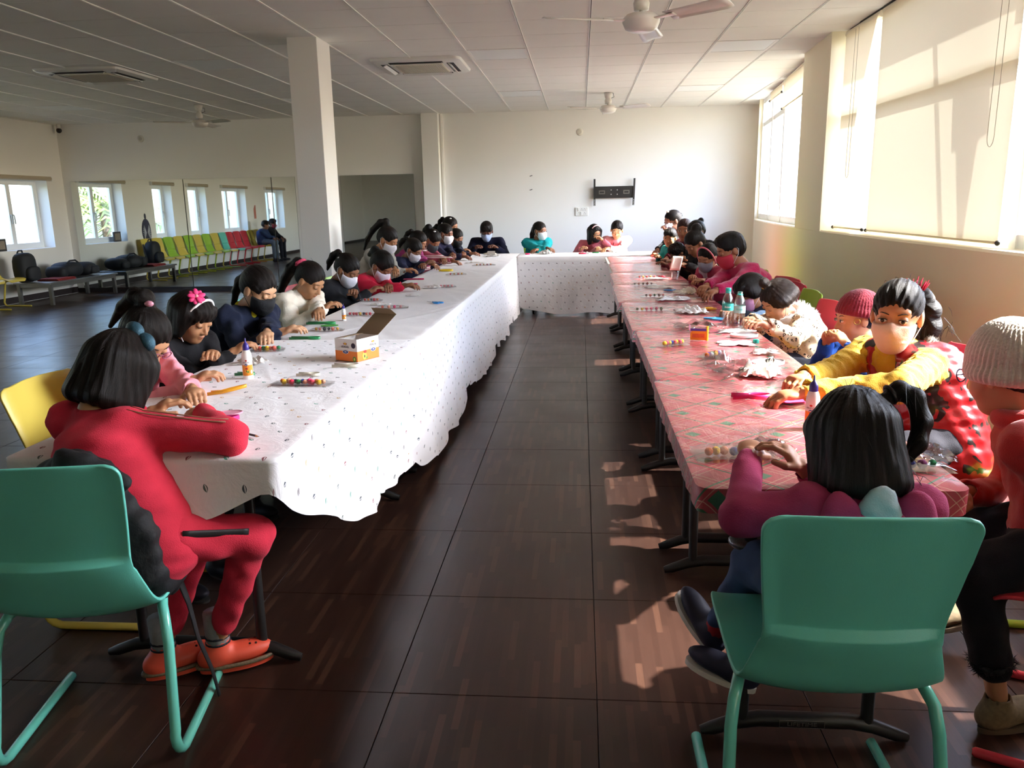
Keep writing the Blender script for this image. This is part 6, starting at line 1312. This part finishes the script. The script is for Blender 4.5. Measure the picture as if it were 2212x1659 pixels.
# felt shapes and plates
def plate(x, y, a, b, col, label, ang=0, h=.003, cat='felt shape'):
    o = empty('felt_disc', (x, y, tz(x, y)), ang); tag(o, label, cat); n = 28
    m = MB(); P = [(a*math.cos(2*PI*k/n), b*math.sin(2*PI*k/n)) for k in range(n)]; m.add([(*p, 0) for p in P]+[(p[0], p[1], h) for p in P]+[(p[0]*.9, p[1]*.9, h*.7) for p in P], [tuple(range(n-1, -1, -1)), tuple(range(2*n, 3*n))]+[(r*n+i, r*n+(i+1) % n, r*n+n+(i+1) % n, r*n+n+i) for r in (0, 1) for i in range(n)]); m.build('disc', M('felt_'+col, col, .7), o, smooth='auto')
    m = MB().tube([(a*.97*math.cos(2*PI*k/n), b*.97*math.sin(2*PI*k/n), h) for k in range(n)], .0012, 5, closed=True); m.build('rim', M('felt_'+col), o)
plate(.70, 2.655, .05, .032, '#cf3a78', 'magenta felt oval under the yellow-sleeved hands', .3)
plate(.76, 3.29, .075, .05, '#f2ecec', 'white foam disc in front of the yellow-sleeved girl', .4, .012, 'plate')
plate(.80, 3.98, .07, .05, '#f0e8e4', 'white foam disc before the leopard coat', .2, .012, 'plate')
plate(-1.15, 2.45, .045, .03, '#e8a0b4', 'pale pink felt oval beside the magenta ribbon', .5)
plate(-1.42, 4.40, .05, .02, '#4a9a3a', 'green felt leaf under the hands of the cream fleece', .2)
plate(.02, 10.6, .05, .04, '#d83a5a', 'small red dish on the far table', 0, .015, 'dish'); plate(-.70, 10.65, .03, .03, '#d8266a', 'small pink dish by the girl in teal', 0, .014, 'dish')
# tissues and crumpled paper
papm = M('tissue_white', '#f1eee8', .8, bump=.3, bscale=40); creamp = M('tissue_cream', '#e3d9c6', .85, bump=.4, bscale=60)
def tissue(x, y, a, b, h, label, seed, mat=None, ang=0, wave=3, name='paper_napkin', cat='tissue'):
    o = empty(name, (x, y, tz(x, y)), ang); tag(o, label, cat, 'paper napkins on the tables' if cat == 'tissue' else None); g = np.random.default_rng(seed); c = [(g.uniform(4, 11), g.uniform(4, 11), g.uniform(0, 6)) for _ in range(5)]
    def f(u, v):
        e = (1-abs(2*u-1)**3)*(1-abs(2*v-1)**3); z = sum(math.sin(p*u+q*v+r) for p, q, r in c)/5
        rg = sum(abs(math.sin(p*1.7*u+q*1.4*v+r)) for p, q, r in c)/5; return ((u-.5)*a*(1+.16*math.sin(11*v+seed)+.06*math.sin(23*v)), (v-.5)*b*(1+.16*math.sin(9*u+seed)+.06*math.sin(21*u)), .002+h*max(0, (1.25-1.3*rg)+z*.5)*(.3+.7*e))
    MB().grid(f, 26, 22).build('sheet', mat or papm, o, smooth='auto', solid=.001); return o
tissue(-1.42, 3.30, .12, .09, .03, 'white paper under the black sleeve', 1); tissue(-1.21, 6.45, .14, .08, .03, 'crumpled white tissue on the middle of the left row', 2); tissue(-1.25, 5.9, .1, .05, .012, 'thin white paper strip on the left row', 3)
tissue(.66, 4.86, .17, .13, .05, 'large crumpled white napkin beside the yellow scissors', 4); tissue(.75, 5.88, .14, .1, .055, 'crumpled cream napkin in front of the magenta sleeve', 5, creamp); tissue(.72, 3.77, .15, .12, .012, 'flat white napkin on the second red table', 6)
tissue(.80, 3.52, .10, .07, .03, 'small crumpled white napkin near the table edge', 7); tissue(.79, 4.12, .17, .08, .02, 'folded white paper before the leopard coat', 8); tissue(.68, 3.06, .14, .12, .07, 'tall crumpled white tissue where two red tables meet', 9)
tissue(-.47, 10.7, .16, .1, .06, 'white tissue heap before the girl in teal', 10); tissue(.44, 10.72, .14, .08, .04, 'white tissue before the pink sweatshirt', 11); tissue(.60, 6.3, .2, .08, .02, 'white paper strip on the fourth red table', 12); tissue(.62, 5.5, .2, .1, .035, 'long white napkin on the third red table', 13); tissue(.64, 7.0, .18, .08, .02, 'white paper on the fifth red table', 14); tissue(-1.15, 10.4, .2, .1, .03, 'crumpled white paper at the far end of the left row', 15); tissue(-1.2, 9.2, .22, .1, .02, 'white paper sheets near the striped sweater', 16); tissue(-1.36, 5.35, .12, .06, .02, 'white paper curl beside the pompom packet, left row', 17); tissue(.05, 10.62, .12, .06, .03, 'white tissue beside the small red dish', 18); tissue(-1.22, 10.85, .16, .1, .03, 'pale cloth before the boy in navy', 19, creamp)
for x, y, w, l, a, s in ((.62, 3.12, .2, .16, .3, 1), (.55, 3.30, .14, .1, .8, 2), (.50, 2.10, .12, .09, .2, 3), (.86, 2.05, .16, .1, .1, 4), (.60, 4.25, .2, .1, .1, 5)):
    tissue(x, y, w, l, .05, 'crumpled clear plastic wrap ' + ['at the joint of the two nearest red tables', 'beside the mixed pompoms', 'by the pink hoodie hands', 'at the near right table corner', 'beside the water bottles'][s-1], 20+s, film, a, name='plastic_wrap', cat='plastic wrap')
card = empty('paper_card', (.84, 7.22, .86)); tag(card, 'white paper card held up by the girl in black', 'paper'); MB().grid(lambda u, v: ((u-.5)*.1, .01*math.sin(3*u), (v-.5)*.13), 6, 6).build('sheet', papm, card, solid=.001, smooth=True); card.rotation_euler = (.25, .1, .35)
box2 = empty('paper_card', (-1.17, 10.55, .745)); tag(box2, 'small folded grey card standing before the boy in navy', 'card'); MB().box((0, 0, .03), (.1, .002, .06), R=Matrix.Rotation(-.5, 3, 'X')).build('leaf', M('card_grey', '#b5b0a4', .8), box2); MB().b2((-.06, -.06, 0), (.06, .0, .003)).build('leaf', MATS['card_grey'], box2)
# pencil and scissors
pc = empty('pencil', (-.982, 2.203, tz(-1, 2.2)+.0038), math.atan2(2.175-2.23, -.936+1.027)); tag(pc, 'dark pencil lying at the near edge of the white cloth', 'pencil')
RY = Matrix.Rotation(PI/2, 3, 'Y'); MB().lathe([(.0036, -.055), (.0036, .04)], 6, R=RY).build('shaft', M('pencil_dark', '#2a2c34', .4), pc); MB().lathe([(.0036, .04), (.001, .052)], 6, R=RY).build('wood_tip', M('pencil_wood', '#c9a070', .7), pc); MB().lathe([(.0011, .051), (.0003, .056)], 6, R=RY).build('lead', inkm, pc)
def scissors(x, y, ang, col, label, s=1.0):
    o = empty('scissors', (x, y, tz(x, y)+.004), ang); tag(o, label, 'scissors'); hm_ = M('scissor_'+col, col, .35); o.scale = (s, s, s)
    for q in (-1, 1):
        h = MB().tube([(-.055+.024*math.cos(a), q*(.019+.014*math.sin(a)), .002) for a in np.linspace(0, 2*PI, 17)[:-1]], .0045, 7, closed=True).build('handle', hm_, o, smooth=True)
        MB().tube([(-.034, q*.014, .002), (-.01, q*.004, .002), (.01, 0, .002)], .0048, 7).build('shank', hm_, h)
        m = MB(); m.prism([(-.005, -.004), (.075, q*.001), (.07, q*.005), (-.005, .006)] if q > 0 else [(-.005, -.006), (.07, -.005), (.075, -.001), (-.005, .004)], .0005+.001*(q > 0), .0018+.001*(q > 0)); m.build('blade', M('blade_steel', '#b5b8ba', .25, metal=.9), o)
scissors(-1.01, 5.43, 2.4, '#2a86c8', 'blue scissors lying on the left-hand white cloth'); scissors(.705, 4.57, PI-.3, '#3a86b8', 'blue scissors lying beside the water bottles', 1.25); scissors(.74, 4.98, PI+.4, '#f0b020', 'yellow-handled scissors under the crumpled napkin', 1.1); scissors(.73, 7.28, 1.2, '#c22a40', 'small red scissors on the fifth red table'); scissors(.70, 6.1, .5, '#3a7ab0', 'blue scissors on the fourth red table')
# water bottles
wat = glass_mat('bottle_clear', (.95, .97, .97), .16, .04); tealc = M('cap_teal', '#1fae9a', .4)
def water(x, y, label, cap, word):
    o = empty('water_bottle', (x, y, tz(x, y)-.001)); tag(o, label, 'bottle', 'water bottles'); fa = math.atan2(-y, -x)
    pr = [(.001, .001), (.024, 0), (.028, .006)]
    for k in range(9): pr += [(.0285, .012+.009*k), (.0272, .0165+.009*k)]
    pr += [(.0288, .098), (.0288, .135), (.028, .14), (.0265, .155), (.022, .17), (.0145, .185), (.0125, .19), (.0125, .205)]
    MB().lathe(pr, 24).build('body', wat, o, smooth=True)
    m = MB(); n = 24; m.add([(.0291*math.cos(2*PI*i/n), .0291*math.sin(2*PI*i/n), z) for z in (.098, .134) for i in range(n)], [(i, (i+1) % n, n+(i+1) % n, n+i) for i in range(n)]); l = m.build('label', M('label_teal', '#2a9a8c', .45) if cap else M('label_pale', '#9cc8c0', .45), o, smooth=True)
    bend_text(word, .013, .0291, .117, fa, wplast if cap else tealc, l)
    MB().lathe([(.0135, .187), (.0145, .189), (.0145, .191), (.0135, .193)], 20).build('neck_ring', tealc, o)
    if cap: MB().lathe([(.001, .214), (.0135, .214), (.0145, .212), (.0145, .196), (.0138, .195)], 20).build('cap', tealc, o, smooth='auto')
water(.762, 4.235, 'clear water bottle with teal cap on the red table', True, 'Bisleri'); water(.803, 4.135, 'open clear water bottle without its cap, nearest the leopard coat', False, 'Bisleri')
cp_ = MB().lathe([(.001, 0), (.0145, 0), (.0145, .015), (.013, .017), (.001, .017)], 20).build('bottle_cap', tealc, smooth='auto', loc=(.819, 3.794, tz(.8, 3.8))); tag(cp_, 'loose teal bottle cap lying on the second red table', 'bottle cap')
# orange packet
op = empty('glue_pack', (.57, 3.87, tz(.57, 3.87)), -.25); tag(op, 'small orange and purple packet standing on the second red table', 'packet')
MB().b2((-.045, -.004, .002), (.03, .004, .052)).build('card', orl, op); MB().b2((-.045, -.0048, .046), (.03, -.0042, .058)).build('header', M('pack_purple', '#5a3a8a', .5), op); MB().b2((-.036, -.005, .014), (.022, -.0042, .034)).build('print', M('pack_text', '#d8602a', .5, var=.4, vscale=300), op); MB().tube([(.034, 0, 0), (.034, 0, .07)], .006, 8).build('applicator', M('pack_yellow', '#f0b81c', .4), op); MB().tube([(-.05, -.002, .075), (-.05, -.002, .05), (-.04, -.002, .04)], .003, 6).build('hook', M('pack_pink', '#d890b0', .4), op)
# clear cup
cu = MB().lathe([(.001, .001), (.028, .001), (.036, .07), (.0365, .07), (.0285, 0), (.001, 0)], 22).build('plastic_cup', film, smooth='auto', loc=(.80, 6.95, tz(.8, 6.9))); tag(cu, 'clear plastic cup lying between white papers, right row', 'cup')
